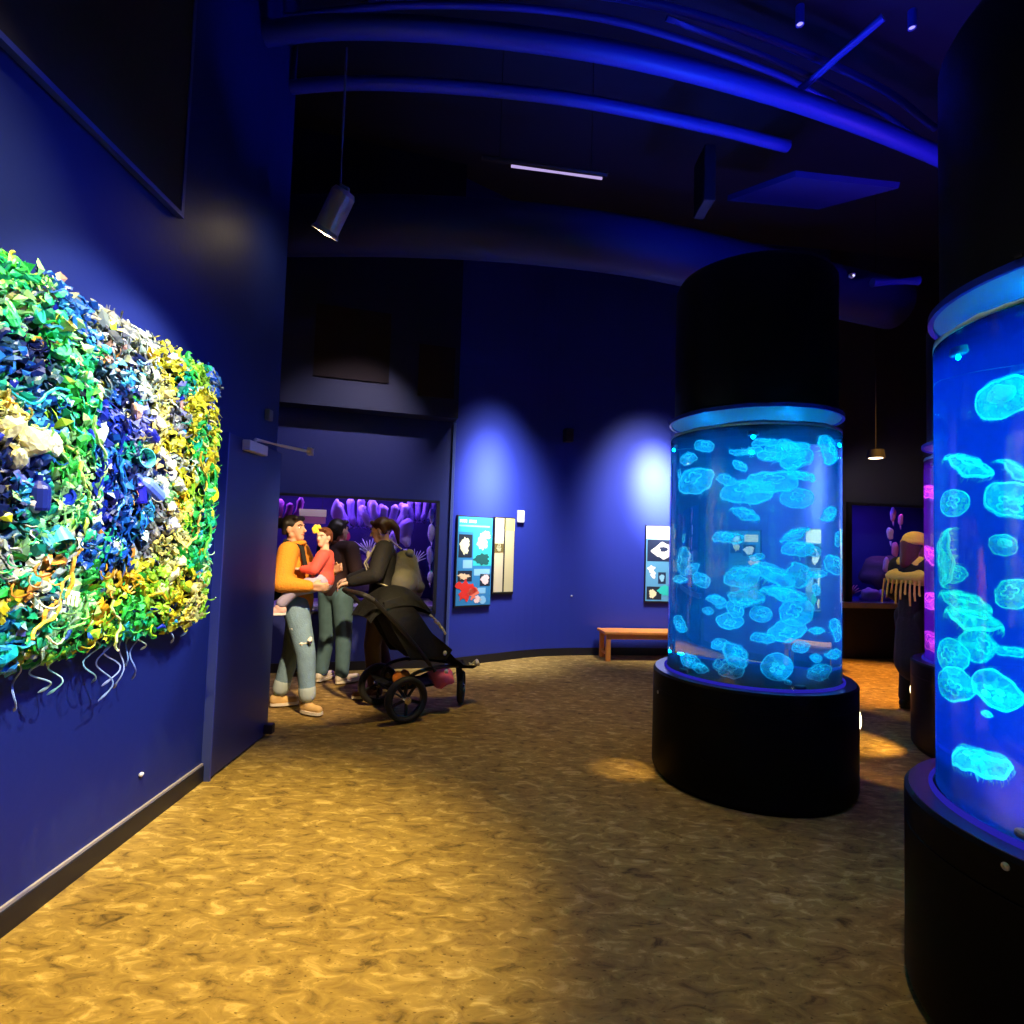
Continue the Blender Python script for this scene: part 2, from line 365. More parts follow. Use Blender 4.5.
ART_POINTS = "1.85 2.36 teal;1.91 2.35 mint;1.95 2.39 green;2.01 2.37 pale;1.99 2.29 green;1.94 2.27 pale;1.88 2.25 mint;2.08 2.39 blue;2.17 2.38 blue;2.24 2.37 blue;2.13 2.32 sky;2.07 2.28 mint;2.21 2.29 blue;2.26 2.34 grey;2.34 2.39 grey;2.44 2.38 grey;2.54 2.37 white;2.61 2.36 white;2.65 2.34 grey;2.38 2.29 grey;2.38 2.23 pink;2.48 2.28 grey;2.6 2.34 white;2.55 2.25 navy;2.27 2.27 blue;2.3 2.24 sky;2.2 2.21 pale;2.69 2.32 yellow;2.77 2.37 yellow;2.85 2.36 yellow;2.82 2.29 yellow;2.94 2.36 green;3.09 2.33 lime;2.95 2.26 teal;3.05 2.23 yellow;3.19 2.38 blue;3.28 2.32 grey;3.29 2.26 blue;2.63 2.2 white;2.64 2.12 white;2.75 2.18 cream;2.79 2.12 cream;2.76 2.03 cream;2.84 2.05 grey;2.88 2.1 grey;2.69 1.97 cream;2.85 1.96 yellow;2.82 1.87 cream;2.95 1.87 white;3.01 2.17 yellow;3.16 2.18 yellow;3.23 2.1 yellow;3.27 2.03 lime;3.12 2.06 green;3.12 1.95 green;3.24 1.94 yellow;2.99 1.95 yellow;2.53 2.14 sky;2.5 2.07 navy;2.57 2.04 lav;2.56 1.97 lav;2.48 1.93 royal;2.42 1.96 royal;2.38 1.93 royal;2.43 2.05 blue;2.37 2.1 slate;2.34 2.15 slate;2.28 2.15 mint;2.23 2.08 mint;2.19 2.03 green;2.17 1.97 mint;2.27 2.01 green;2.22 1.92 pale;2.3 1.92 green;2.26 1.85 green;2.18 1.83 pale;2.15 1.89 lime;2.1 2.19 mint;2.1 2.12 green;2.15 2.11 teal;2.03 2.2 green;1.96 2.2 pale;1.89 2.17 mint;1.87 2.09 slate;1.93 2.11 slate;1.99 2.13 navy;1.98 2.08 navy;1.92 2.02 blue;1.88 1.98 navy;2.04 2.04 slate;2.03 1.99 blue;1.96 1.97 teal;1.91 1.95 teal;2.1 1.97 blue;2.05 1.92 sky;2.04 1.88 blue;2.11 1.86 sky;1.89 1.9 cream;1.93 1.89 cream;1.96 1.86 cream;1.92 1.8 cream;2 1.84 cream;2.03 1.83 pale;1.96 1.74 navy;2.03 1.74 navy;1.99 1.7 lav;1.93 1.69 navy;2.09 1.78 blue;2.07 1.72 blue;2.14 1.73 green;2.21 1.76 green;2.29 1.75 pale;2.37 1.83 blue;2.41 1.75 royal;2.46 1.8 blue;2.5 1.72 blue;2.39 1.66 royal;2.52 1.85 teal;2.6 1.8 navy;2.67 1.76 white;2.79 1.8 navy;2.76 1.72 white;2.69 1.64 grey;2.66 1.57 sky;2.77 1.6 grey;2.74 1.51 grey;2.84 1.7 pale;2.51 1.63 blue;2.49 1.56 navy;2.4 1.52 royal;2.43 1.5 royal;2.56 1.52 blue;2.36 1.58 white;2.35 1.46 blue;2.44 1.44 mint;2.33 1.4 blue;2.48 1.37 blue;2.29 1.54 mint;2.57 1.44 blue;2.63 1.48 blue;2.67 1.44 grey;2.92 1.79 yellow;2.99 1.74 yellow;2.95 1.66 gold;3.06 1.7 lime;3.03 1.59 lime;2.9 1.53 cream;2.83 1.43 cream;2.95 1.46 cream;2.87 1.36 cream;3.16 1.73 green;3.27 1.71 mint;3.12 1.59 green;3.25 1.57 mint;3.29 1.8 green;3.19 1.46 green;3.3 1.43 mint;3.05 1.38 green;3.15 1.35 mint;3.28 1.29 pale;3.22 1.24 lime;2.15 1.64 pale;2.11 1.6 teal;2.02 1.63 sky;1.96 1.59 navy;2 1.54 teal;1.92 1.55 navy;1.95 1.49 slate;1.97 1.44 grey;1.95 1.4 grey;2.03 1.44 pale;2.05 1.49 teal;2.1 1.46 mint;2.14 1.53 pale;2.2 1.57 pale;2.21 1.49 pale;2.17 1.42 mint;2.24 1.44 white;2.15 1.4 orange;2.11 1.35 orange;2.04 1.31 orange;1.99 1.26 orange;1.95 1.23 yellow;2.02 1.37 white;1.96 1.34 mint;1.95 1.29 green;2.06 1.4 mint;2.2 1.36 white;2.13 1.29 slate;2.18 1.31 teal;2.25 1.32 pale;2.23 1.27 pale;2.27 1.38 blue;2.36 1.33 green;2.45 1.31 gold;2.55 1.31 gold;2.65 1.32 yellow;2.58 1.26 gold;2.72 1.27 lime;2.84 1.29 lime;3.02 1.25 yellow;3.12 1.22 cream;2.94 1.18 yellow;2.85 1.17 lime;2.73 1.2 lime;2.62 1.19 green;2.49 1.24 lime;2.4 1.21 green;2.34 1.26 green;2.29 1.2 pale;2.21 1.21 white;2.1 1.22 white;2.04 1.18 teal;1.98 1.17 sky;1.96 1.12 teal;2 1.08 sky;2.06 1.12 mint;2.12 1.15 mint;2.18 1.09 pale;2.11 1.08 white;2.07 1.05 green;2.16 1.03 green;2.22 1.13 pale;2.25 1.07 green;2.33 1.12 green;2.41 1.15 gold;2.44 1.1 lime;2.5 1.07 lime;2.53 1.13 green;2.63 1.1 green;2.74 1.13 lime;2.82 1.07 green;2.71 1.07 mint;2.54 1 teal;2.45 1.04 yellow;2.39 1.01 yellow;2.36 1.06 green;2.31 1 green;2.21 1.01 lime;2.14 1 green;1.97 1.05 sky;2.03 1.04 sky"
# ================================================================== camera
cam = bpy.data.cameras.new('camera'); cam.sensor_width = 36.0; cam.lens = 36.0 * 580 / 1024; cam.clip_end = 60; cam.clip_start = 0.02
camo = bpy.data.objects.new('camera', cam); COL.objects.link(camo); SC.camera = camo
P_, R_ = math.radians(3.0), math.radians(1.8)
fwd = Vector((0, math.cos(P_), math.sin(P_))); up0 = Vector((0, -math.sin(P_), math.cos(P_))); r0 = Vector((1, 0, 0))
rt = r0 * math.cos(R_) + up0 * math.sin(R_); up = up0 * math.cos(R_) - r0 * math.sin(R_)
camo.matrix_world = Matrix(((rt.x, up.x, -fwd.x, 0), (rt.y, up.y, -fwd.y, 0), (rt.z, up.z, -fwd.z, 1.5), (0, 0, 0, 1)))
SC.view_settings.view_transform = 'Standard'; SC.view_settings.look = 'None'; SC.view_settings.exposure = 0.0; SC.view_settings.gamma = 1.0
SC.view_settings.use_curve_mapping = False
w = bpy.data.worlds.new('world'); SC.world = w; w.use_nodes = True
w.node_tree.nodes['Background'].inputs[0].default_value = (0, 0, 0, 1); w.node_tree.nodes['Background'].inputs[1].default_value = 0
cy = SC.cycles
cy.use_denoising = True
cy.max_bounces = 12; cy.diffuse_bounces = 3; cy.glossy_bounces = 3; cy.transmission_bounces = 8; cy.transparent_max_bounces = 48; cy.volume_bounces = 0
cy.sample_clamp_indirect = 4.0; cy.caustics_reflective = False; cy.caustics_refractive = True; cy.blur_glossy = 0.5

# ================================================================== setting
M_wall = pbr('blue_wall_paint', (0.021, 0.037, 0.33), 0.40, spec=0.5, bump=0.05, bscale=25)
M_wallL = pbr('wall_paint_dimmed', (0.007, 0.017, 0.15), 0.5, spec=0.3, bump=0.05, bscale=25)  # same blue wall paint, darkened to stand in for dimmer light here
M_wall2 = pbr('navy_wall_paint', (0.012, 0.02, 0.15), 0.5, bump=0.05, bscale=25)
M_dark = pbr('black_paint', (0.006, 0.006, 0.012), 0.5)
M_black = pbr('black_gloss', (0.0022, 0.0022, 0.004), 0.45, spec=0.06)
M_panel = pbr('charcoal_felt', (0.02, 0.019, 0.02), 0.95, var=0.3, vscale=30)
M_trim = pbr('blue_trim', (0.04, 0.06, 0.32), 0.4)
M_ceil = pbr('ceiling_black', (0.006, 0.008, 0.03), 0.8)
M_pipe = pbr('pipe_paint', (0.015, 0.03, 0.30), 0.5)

# carpet
m = bpy.data.materials.new('carpet'); m.use_nodes = True; nt = m.node_tree; b = nt.nodes['Principled BSDF']
b.inputs['Roughness'].default_value = 0.95; b.inputs['Specular IOR Level'].default_value = 0.15
tc = nt.nodes.new('ShaderNodeTexCoord')
mp = nt.nodes.new('ShaderNodeMapping'); mp.inputs['Scale'].default_value = (5.5, 11.0, 5); mp.inputs['Rotation'].default_value = (0, 0, 0.35)
nz = nt.nodes.new('ShaderNodeTexNoise'); nz.inputs['Scale'].default_value = 1.6; nz.inputs['Detail'].default_value = 6; nz.inputs['Roughness'].default_value = 0.62; nz.inputs['Distortion'].default_value = 0.9
cr = nt.nodes.new('ShaderNodeValToRGB'); e = cr.color_ramp.elements
e[0].position = 0.28; e[0].color = (0.085, 0.055, 0.022, 1); e[1].position = 0.72; e[1].color = (0.62, 0.44, 0.16, 1)
x = e.new(0.41); x.color = (0.24, 0.155, 0.048, 1); x = e.new(0.55); x.color = (0.33, 0.22, 0.065, 1)
fl = nt.nodes.new('ShaderNodeTexNoise'); fl.inputs['Scale'].default_value = 7.5; fl.inputs['Detail'].default_value = 2
fr = nt.nodes.new('ShaderNodeValToRGB'); fr.color_ramp.elements[0].position = 0.27; fr.color_ramp.elements[0].color = (0.25, 0.22, 0.2, 1); fr.color_ramp.elements[1].position = 0.36; fr.color_ramp.elements[1].color = (1, 1, 1, 1)
mm = nt.nodes.new('ShaderNodeMixRGB'); mm.blend_type = 'MULTIPLY'; mm.inputs[0].default_value = 0.8
big = nt.nodes.new('ShaderNodeTexNoise'); big.inputs['Scale'].default_value = 0.9; big.inputs['Detail'].default_value = 2
br = nt.nodes.new('ShaderNodeValToRGB'); br.color_ramp.elements[0].position = 0.3; br.color_ramp.elements[0].color = (0.78, 0.74, 0.68, 1); br.color_ramp.elements[1].position = 0.7; br.color_ramp.elements[1].color = (1, 1, 1, 1)
m3 = nt.nodes.new('ShaderNodeMixRGB'); m3.blend_type = 'MULTIPLY'; m3.inputs[0].default_value = 1
bp = nt.nodes.new('ShaderNodeBump'); bp.inputs['Strength'].default_value = 0.35; bp.inputs['Distance'].default_value = 0.012
L = nt.links.new
L(tc.outputs['Object'], mp.inputs[0]); L(mp.outputs[0], nz.inputs['Vector']); L(mp.outputs[0], fl.inputs['Vector']); L(nz.outputs['Fac'], cr.inputs[0]); L(fl.outputs['Fac'], fr.inputs[0])
L(cr.outputs[0], mm.inputs[1]); L(fr.outputs[0], mm.inputs[2]); L(tc.outputs['Object'], big.inputs['Vector']); L(big.outputs['Fac'], br.inputs[0]); L(mm.outputs[0], m3.inputs[1]); L(br.outputs[0], m3.inputs[2])
L(m3.outputs[0], b.inputs['Base Color']); L(nz.outputs['Fac'], bp.inputs['Height']); L(bp.outputs[0], b.inputs['Normal'])
M_carpet = m

bm = bmesh.new(); boxmm(bm, (-3.4, -3.2, -0.1), (9.2, 10.2, 0.0)); struct('floor', bm, M_carpet)
bm = bmesh.new(); boxmm(bm, (-3.4, -3.2, 6.0), (9.2, 10.2, 6.1)); struct('ceiling', bm, M_ceil)
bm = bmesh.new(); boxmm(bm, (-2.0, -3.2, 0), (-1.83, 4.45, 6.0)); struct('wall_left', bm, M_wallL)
bm = bmesh.new(); boxmm(bm, (-3.4, -3.2, 0), (9.2, -3.05, 6.0)); struct('wall_rear', bm, M_dark)
bm = bmesh.new(); boxmm(bm, (9.05, -3.05, 0), (9.2, 10.2, 6.0)); struct('wall_right', bm, M_dark)
bm = bmesh.new(); boxmm(bm, (-3.25, 4.45, 0), (-3.1, 6.6, 6.0)); struct('wall_alcove', bm, M_dark)
# skirting of the left wall with a paler top edge
bm = bmesh.new(); boxmm(bm, (-1.83, -3.0, 0), (-1.812, 3.59, 0.095), bevel=0.003); bb = struct('baseboard_left', bm, M_dark)
bm = bmesh.new(); boxmm(bm, (-1.83, -3.0, 0.0955), (-1.818, 3.59, 0.108)); struct('trim_1', bm, pbr('skirting_edge', (0.30, 0.27, 0.30), 0.4))
# dark sound panel high on the left wall with thin edging
bm = bmesh.new(); boxmm(bm, (-1.828, -2.5, 3.19), (-1.80, 2.98, 5.9))
pn = tag(obj('acoustic_panel', bm, M_panel), 'large dark acoustic panel high on the left wall above the artwork', 'wall panel')
bm = bmesh.new(); boxmm(bm, (-1.828, -2.5, 3.165), (-1.795, 3.005, 3.19)); boxmm(bm, (-1.828, 2.98, 3.19), (-1.795, 3.005, 5.9)); obj('edging', bm, M_trim, pn)

# aquarium wall of the alcove, with a window opening
A_ = Vector((-3.0, 6.28, 0)); B_ = Vector((-0.71, 6.97, 0)); DU = (B_ - A_).normalized(); DN = Vector((DU.y, -DU.x, 0))   # DN faces the room
def aq(u, n, z): return A_ + DU * u + DN * n + Vector((0, 0, z))
RA = Matrix((DU, -DN, Vector((0, 0, 1)))).transposed()
def abox(bm, u0, u1, n0, n1, z0, z1, **k):
    return box(bm, aq((u0 + u1) / 2, (n0 + n1) / 2, (z0 + z1) / 2), (u1 - u0, abs(n1 - n0), z1 - z0), rot=RA, **k)
LAB = (B_ - A_).length
bm = bmesh.new()
abox(bm, -0.1, LAB, -0.12, 0, 0, 0.66); abox(bm, -0.1, LAB, -0.12, 0, 1.95, 3.2); abox(bm, 2.22, LAB, -0.12, 0, 0.66, 1.95); abox(bm, -0.1, 0.1, -0.12, 0, 0.66, 1.95)
struct('wall_aquarium', bm, M_wall2)
bm = bmesh.new(); abox(bm, -0.1, LAB - 0.03, 0.001, 0.25, 2.93, 6.0); struct('wall_header', bm, pbr('header_paint', (0.006, 0.009, 0.05), 0.6))
bm = bmesh.new(); abox(bm, -0.1, LAB - 0.02, 0.001, 0.015, 0, 0.1); struct('baseboard_aquarium', bm, M_dark)
# faint brown felt panels on the header
for k, (u0, u1, z0, z1) in enumerate(((0.74, 1.55, 3.25, 4.05), (1.88, 2.3, 3.15, 3.75))):
    bm = bmesh.new(); abox(bm, u0, u1, 0.252, 0.27, z0, z1)
    tag(obj('felt_panel', bm, pbr('brown_felt', (0.018, 0.010, 0.010), 0.95)), ('faint brown felt panel high above the stroller, left of two', 'smaller faint brown felt panel above the blue info panel, right of two')[k], 'wall panel')

# curved back wall
wp = catmull([(-0.71, 6.97, 0), (-0.2, 7.36, 0), (0.43, 7.80, 0), (1.27, 8.03, 0), (2.3, 8.16, 0), (3.4, 8.29, 0), (4.62, 8.42, 0)], 6)
def ribbon(bm, pts, z0, z1, off0, off1):
    n = len(pts); rows = []
    for i, p in enumerate(pts):
        d = (pts[min(i + 1, n - 1)] - pts[max(i - 1, 0)]).normalized(); nn = Vector((d.y, -d.x, 0))
        a, b2 = p + nn * off0, p + nn * off1
        rows.append([bm.verts.new((q.x, q.y, z)) for q in (a, b2) for z in (z0, z1)])
    for r1, r2 in zip(rows[:-1], rows[1:]):
        a0, a1, b0, b1 = r1; c0, c1, d0, d1 = r2
        bm.faces.new((a0, c0, c1, a1)); bm.faces.new((b0, b1, d1, d0)); bm.faces.new((a1, c1, d1, b1)); bm.faces.new((a0, b0, d0, c0))
    for a0, a1, b0, b1 in (rows[0], rows[-1]): bm.faces.new((a0, a1, b1, b0))
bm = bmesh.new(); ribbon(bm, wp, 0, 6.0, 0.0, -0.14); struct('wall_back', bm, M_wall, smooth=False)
bm = bmesh.new(); ribbon(bm, wp, 0, 0.1, 0.016, 0.001); struct('baseboard_back', bm, M_dark)
bm = bmesh.new(); box(bm, (-0.722, 6.95, 1.46), (0.03, 0.03, 2.92)); struct('trim_2', bm, pbr('corner_trim', (0.08, 0.12, 0.42), 0.4))

# right-hand aquarium wall
A2 = Vector((4.62, 8.42, 0)); B2 = Vector((8.9, 9.02, 0)); D2 = (B2 - A2).normalized(); N2 = Vector((D2.y, -D2.x, 0))
R2 = Matrix((D2, -N2, Vector((0, 0, 1)))).transposed()
def rbox(bm, u0, u1, n0, n1, z0, z1, **k):
    c = A2 + D2 * ((u0 + u1) / 2) + N2 * ((n0 + n1) / 2) + Vector((0, 0, (z0 + z1) / 2))
    return box(bm, c, (u1 - u0, abs(n1 - n0), z1 - z0), rot=R2, **k)
def rp(u, n, z): return A2 + D2 * u + N2 * n + Vector((0, 0, z))
bm = bmesh.new(); rbox(bm, 0, 4.3, -0.12, 0, 0, 0.8); rbox(bm, 0, 4.3, -0.12, 0, 2.22, 6.0); rbox(bm, 0, 0.32, -0.12, 0, 0.8, 2.22); rbox(bm, 2.6, 4.3, -0.12, 0, 0.8, 2.22)
struct('wall_far', bm, pbr('dark_far_paint', (0.03, 0.03, 0.055), 0.6))

# ------------------------------------------------------------------ door leaf folded against the left wall
bm = bmesh.new(); boxmm(bm, (-1.829, 3.6, 0.012), (-1.785, 4.44, 2.13), bevel=0.004)
door = struct('door_1', bm, pbr('door_paint', (0.008, 0.016, 0.11), 0.45)); door['label'] = 'blue door leaf standing open flat against the left wall'
bm = bmesh.new(); boxmm(bm, (-1.84, 3.585, 0.0), (-1.776, 3.6, 2.13)); obj('edge_strip', bm, M_trim, door)
bm = bmesh.new(); boxmm(bm, (-1.785, 4.36, 0.03), (-1.72, 4.42, 0.10), bevel=0.008); obj('door_stop', bm, M_dark, door)
cl = thing('door_closer', 'pale metal door closer with long arm at the top of the blue door', 'door closer', (-1.785, 3.93, 2.085))
M_alu = pbr('aluminium', (0.85, 0.76, 0.62), 0.4, metal=0.1)
bm = bmesh.new(); boxmm(bm, (0, -0.15, -0.035), (0.055, 0.13, 0.035), bevel=0.006); obj('body', bm, M_alu, cl)
bm = bmesh.new(); tube(bm, [(0.03, -0.02, 0.036), (0.03, -0.02, 0.055)], 0.014); tube(bm, [(0.03, -0.02, 0.058), (0.06, 0.45, 0.085), (0.10, 0.84, 0.11)], 0.012, seg=6); obj('arm', bm, M_alu, cl)
bm = bmesh.new(); boxmm(bm, (0.085, 0.80, 0.08), (0.125, 0.86, 0.14), bevel=0.005); obj('bracket', bm, M_alu, cl)
bm = bmesh.new(); boxmm(bm, (-1.83, 4.20, 2.34), (-1.795, 4.27, 2.42), bevel=0.006)
tag(obj('motion_sensor', bm, pbr('grey_plastic', (0.16, 0.18, 0.24), 0.5)), 'small grey sensor box on the wall above the door closer', 'sensor')
bm = bmesh.new(); ball(bm, (-1.826, 2.99, 0.275), (0.012, 0.016, 0.011), 10, 6)
tag(obj('wall_stud', bm, pbr('white_plastic', (0.75, 0.75, 0.8), 0.4)), 'tiny white stud low on the left wall near the baseboard', 'stud')

# ------------------------------------------------------------------ overhead pipes and ducts
def pipe(name, pts, r, label, cat='pipe', mat=None, group=None, seg=14):
    bm = bmesh.new(); tube(bm, catmull(pts, 6), r, seg=seg)
    return tag(obj(name, bm, mat or M_pipe, smooth=True), label, cat, group)
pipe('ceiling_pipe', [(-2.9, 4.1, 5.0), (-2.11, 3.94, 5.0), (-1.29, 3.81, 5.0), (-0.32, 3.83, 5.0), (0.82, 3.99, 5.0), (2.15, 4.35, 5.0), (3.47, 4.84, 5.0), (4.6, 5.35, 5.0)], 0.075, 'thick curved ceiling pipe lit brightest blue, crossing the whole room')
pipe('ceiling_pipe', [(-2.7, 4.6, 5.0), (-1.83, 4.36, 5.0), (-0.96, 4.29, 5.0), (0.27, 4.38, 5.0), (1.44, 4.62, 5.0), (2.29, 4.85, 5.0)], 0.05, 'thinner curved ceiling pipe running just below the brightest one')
pipe('conduit', [(-2.0, 4.2, 5.4), (-0.79, 4.04, 5.4), (0.54, 4.1, 5.4), (1.9, 4.5, 5.4), (2.7, 4.85, 5.4)], 0.025, 'thin upper conduit ending near the slanting tie bar', 'conduit')
pipe('conduit', [(-1.2, 4.15, 5.55), (0.23, 4.05, 5.55), (1.45, 4.25, 5.55), (2.99, 4.8, 5.55), (3.9, 5.3, 5.55)], 0.03, 'topmost thin conduit at the upper edge of the picture', 'conduit')
pipe('conduit', [(1.0, 3.98, 5.3), (1.9, 4.3, 5.3), (2.9, 4.72, 5.3), (3.6, 5.1, 5.3)], 0.02, 'thin conduit lying close above the brightest pipe at right', 'conduit')
bm = bmesh.new(); tube(bm, [(2.14, 4.45, 5.13), (2.52, 3.92, 5.3)], 0.03); tag(obj('tie_bar', bm, M_pipe), 'slanting blue tie bar above the brightest ceiling pipe', 'bar')
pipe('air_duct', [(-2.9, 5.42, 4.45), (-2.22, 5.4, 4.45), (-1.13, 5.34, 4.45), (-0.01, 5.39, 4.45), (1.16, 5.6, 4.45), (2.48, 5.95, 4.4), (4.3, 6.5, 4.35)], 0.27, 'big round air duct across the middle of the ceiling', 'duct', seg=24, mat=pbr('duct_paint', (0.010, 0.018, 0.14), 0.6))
bm = bmesh.new(); box(bm, (1.62, 5.0, 4.75), (0.10, 0.30, 0.5), bevel=0.01); tag(obj('junction_box', bm, M_dark), 'black box hanging between the thin curved pipe and the big duct', 'box')
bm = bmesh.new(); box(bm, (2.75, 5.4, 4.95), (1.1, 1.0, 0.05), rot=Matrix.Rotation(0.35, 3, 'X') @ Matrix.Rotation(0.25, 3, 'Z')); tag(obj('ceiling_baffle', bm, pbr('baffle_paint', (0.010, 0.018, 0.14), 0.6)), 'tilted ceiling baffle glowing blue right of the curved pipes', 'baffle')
bm = bmesh.new(); tube(bm, [(3.55, 5.7, 4.22), (4.05, 5.75, 4.28)], 0.045, seg=10); tag(obj('ceiling_pipe', bm, M_pipe), 'short bright blue pipe stub left of the right canopy', 'pipe')
fx = thing('strip_light', 'thin lavender strip light under the ceiling above the tank', 'strip light', (0, 0, 0))
bm = bmesh.new(); tube(bm, [(-0.10, 4.81, 4.72), (0.70, 4.94, 4.72)], 0.012, seg=6); obj('lamp_tube', bm, glow('strip_glow', (0.55, 0.42, 0.85), 0.9), fx)
bm = bmesh.new(); tube(bm, [(-0.35, 4.775, 4.76), (0.75, 4.955, 4.76)], 0.024, seg=6); obj('housing', bm, M_dark, fx)
for x_, y_ in ((-0.2, 4.80), (0.6, 4.93)):
    bm = bmesh.new(); tube(bm, [(x_, y_, 4.76), (x_, y_, 6.0)], 0.005, seg=5); obj('hanger_rod', bm, M_dark, fx)
# tiny fixtures glinting at the top
for px, (loc, lab) in enumerate((((1.97, 4.0, 5.38), 'small glinting ceiling lamp at the top edge above the middle tank'), ((2.92, 4.2, 5.57), 'small violet ceiling lamp in the top right corner'))):
    t = thing('ceiling_spotlight', lab, 'lamp', loc)
    bm = bmesh.new(); lathe(bm, [(0, 0.06), (0.03, 0.06), (0.03, -0.08), (0.024, -0.08), (0.024, -0.06), (0, -0.06)], 16); obj('housing', bm, M_pipe, t)
    bm = bmesh.new(); lathe(bm, [(0, -0.064), (0.022, -0.064), (0.022, -0.07), (0, -0.07)], 14); obj('lens', bm, glow('violet_lens', (0.35, 0.3, 1.0), 1.5), t)
t = thing('smoke_detector', 'tiny white dot of a detector under the big air duct at its right end', 'detector', (3.17, 5.40, 4.14))
bm = bmesh.new(); lathe(bm, [(0, 0.015), (0.03, 0.015), (0.03, -0.005), (0.015, -0.02), (0, -0.02)], 14); obj('body', bm, MATS['white_plastic'], t)
bm = bmesh.new(); ball(bm, (-0.0, -0.025, -0.008), 0.008, 8, 6); obj('indicator', bm, glow('white_dot', (0.8, 0.85, 1), 3), t)

# ------------------------------------------------------------------ pendant spotlight
pl = thing('pendant_spotlight', 'hanging cylinder spotlight on a long cord, tilted towards the artwork', 'lamp', (-1.322, 4.0, 3.80))
dv = Vector((-0.58, 0.30, -1.0)).normalized(); q = dv.to_track_quat('Z', 'Y').to_matrix().to_4x4()
bm = bmesh.new(); lathe(bm, [(0, -0.16), (0.07, -0.16), (0.085, -0.13), (0.085, 0.13), (0.098, 0.15), (0.098, 0.165), (0.088, 0.165), (0.076, 0.12), (0.076, 0.05), (0, 0.05)], 28, q)
obj('housing', bm, pbr('lamp_shell', (0.62, 0.60, 0.66), 0.28, metal=0.6), pl, smooth=False)
bm = bmesh.new(); lathe(bm, [(0, 0.14), (0.078, 0.14), (0.078, 0.158), (0, 0.172)], 24, q); obj('lens', bm, glow('warm_lens', (1.0, 0.78, 0.45), 30), pl)
bm = bmesh.new(); tube(bm, [(0.07, -0.03, -0.03), (0.10, -0.05, 0.06), (0.085, 0.0, 0.17), (0.03, 0.0, 0.2)], 0.012, seg=6); obj('yoke', bm, M_alu, pl)
bm = bmesh.new(); tube(bm, [(0.03, 0.0, 0.2), (0.028, 0.0, 0.6), (0.026, 0.0, 1.22)], 0.008, seg=6); obj('cord', bm, pbr('cord_grey', (0.12, 0.12, 0.2), 0.6), pl)

# ------------------------------------------------------------------ things on the back wall
def wallpoint(u):
    """point and outward normal on the first straight stretch of the back wall, measured from the corner"""
    pts = wp; s = 0
    for a, b2 in zip(pts[:-1], pts[1:]):
        l = (b2 - a).length
        if s + l >= u:
            d = (b2 - a) / l; return a + d * (u - s), Vector((d.y, -d.x, 0)), d
        s += l
    d = (pts[-1] - pts[-2]).normalized(); return pts[-1], Vector((d.y, -d.x, 0)), d
def board(u0, u1, z0, z1, label, cat, edge, face, thick=0.03, name='info_panel'):
    p0, n0, _ = wallpoint(u0); p1, n1, _ = wallpoint(u1)
    d = (p1 - p0).normalized(); n = Vector((d.y, -d.x, 0)); c = (p0 + p1) / 2 + n * 0.004
    rot = math.atan2(d.y, d.x); W = (p1 - p0).length
    t = thing(name, label, cat, (c.x, c.y, z0), rot)                  # local: x along wall, -y to the room, z up
    bm = bmesh.new(); boxmm(bm, (-W / 2, -thick, 0), (W / 2, 0.0, z1 - z0), bevel=0.004); obj('frame', bm, edge, t)
    bm = bmesh.new(); boxmm(bm, (-W / 2 + 0.014, -thick - 0.003, 0.02), (W / 2 - 0.008, -thick + 0.002, z1 - z0 - 0.014)); obj('printed_face', bm, face, t)
    return t, W, z1 - z0, -thick - 0.003
def card(t, y, x0, x1, z0, z1, mat, name='picture', dy=0.0012):
    bm = bmesh.new(); boxmm(bm, (x0, y - dy, z0), (x1, y + 0.001, z1)); return obj(name, bm, mat, t)
def blob(t, y, cx, cz, rx, rz, mat, name='specimen_print', seed=0, lobes=9, amp=0.22, dy=0.0024):
    rnd = random.Random(seed); bm = bmesh.new(); n = 36
    ph = [rnd.uniform(0, 6.28) for _ in range(3)]
    f = [];
    for yy in (y - dy, y - dy + 0.0012):
        f.append([bm.verts.new((cx + rx * (1 + amp * math.sin(lobes * a + ph[0]) * 0.6 + amp * math.sin(3 * a + ph[1])) * math.cos(a), yy, cz + rz * (1 + amp * math.sin(lobes * a + ph[2]) * 0.6) * math.sin(a))) for a in [2 * PI * k / n for k in range(n)]])
    bm.faces.new(f[0])
    for k in range(n): bm.faces.new((f[0][k], f[0][(k + 1) % n], f[1][(k + 1) % n], f[1][k]))
    return obj(name, bm, mat, t)
flat = lambda n, c: pbr('print_' + n, c, 0.55)
t, W, Hh, y = board(0.045, 0.575, 0.70, 1.81, 'blue info panel with red and white creature pictures on the back wall', 'info panel', M_dark, pbr('panel_blue', (0.03, 0.22, 0.50), 0.5))
card(t, y, -W / 2 + 0.02, W / 2 - 0.02, Hh - 0.20, Hh - 0.02, flat('teal', (0.03, 0.42, 0.60)), 'header_band')
for k, (a, b2, z) in enumerate(((0.03, 0.30, 0.045), )):   # a headline too small to read: short white strokes
    for i in range(9):
        if i in (4,): continue
        card(t, y - 0.0012, -W / 2 + 0.035 + i * 0.027, -W / 2 + 0.055 + i * 0.027, Hh - 0.085, Hh - 0.05, flat('white', (0.85, 0.9, 0.95)), 'headline_stroke')
card(t, y - 0.0012, -W / 2 + 0.03, W / 2 - 0.05, Hh - 0.135, Hh - 0.115, flat('paleblue', (0.25, 0.55, 0.80)), 'text_line')
card(t, y, -0.02, W / 2 - 0.012, 0.50, Hh - 0.2, flat('aqua', (0.03, 0.55, 0.55)), 'picture'); blob(t, y, 0.11, 0.80, 0.07, 0.10, flat('blush', (0.85, 0.62, 0.52)), seed=3); blob(t, y, 0.16, 0.88, 0.07, 0.05, flat('white', 1), seed=13); blob(t, y, 0.12, 0.58, 0.11, 0.07, flat('deepgreen', (0.01, 0.10, 0.10)), seed=5)
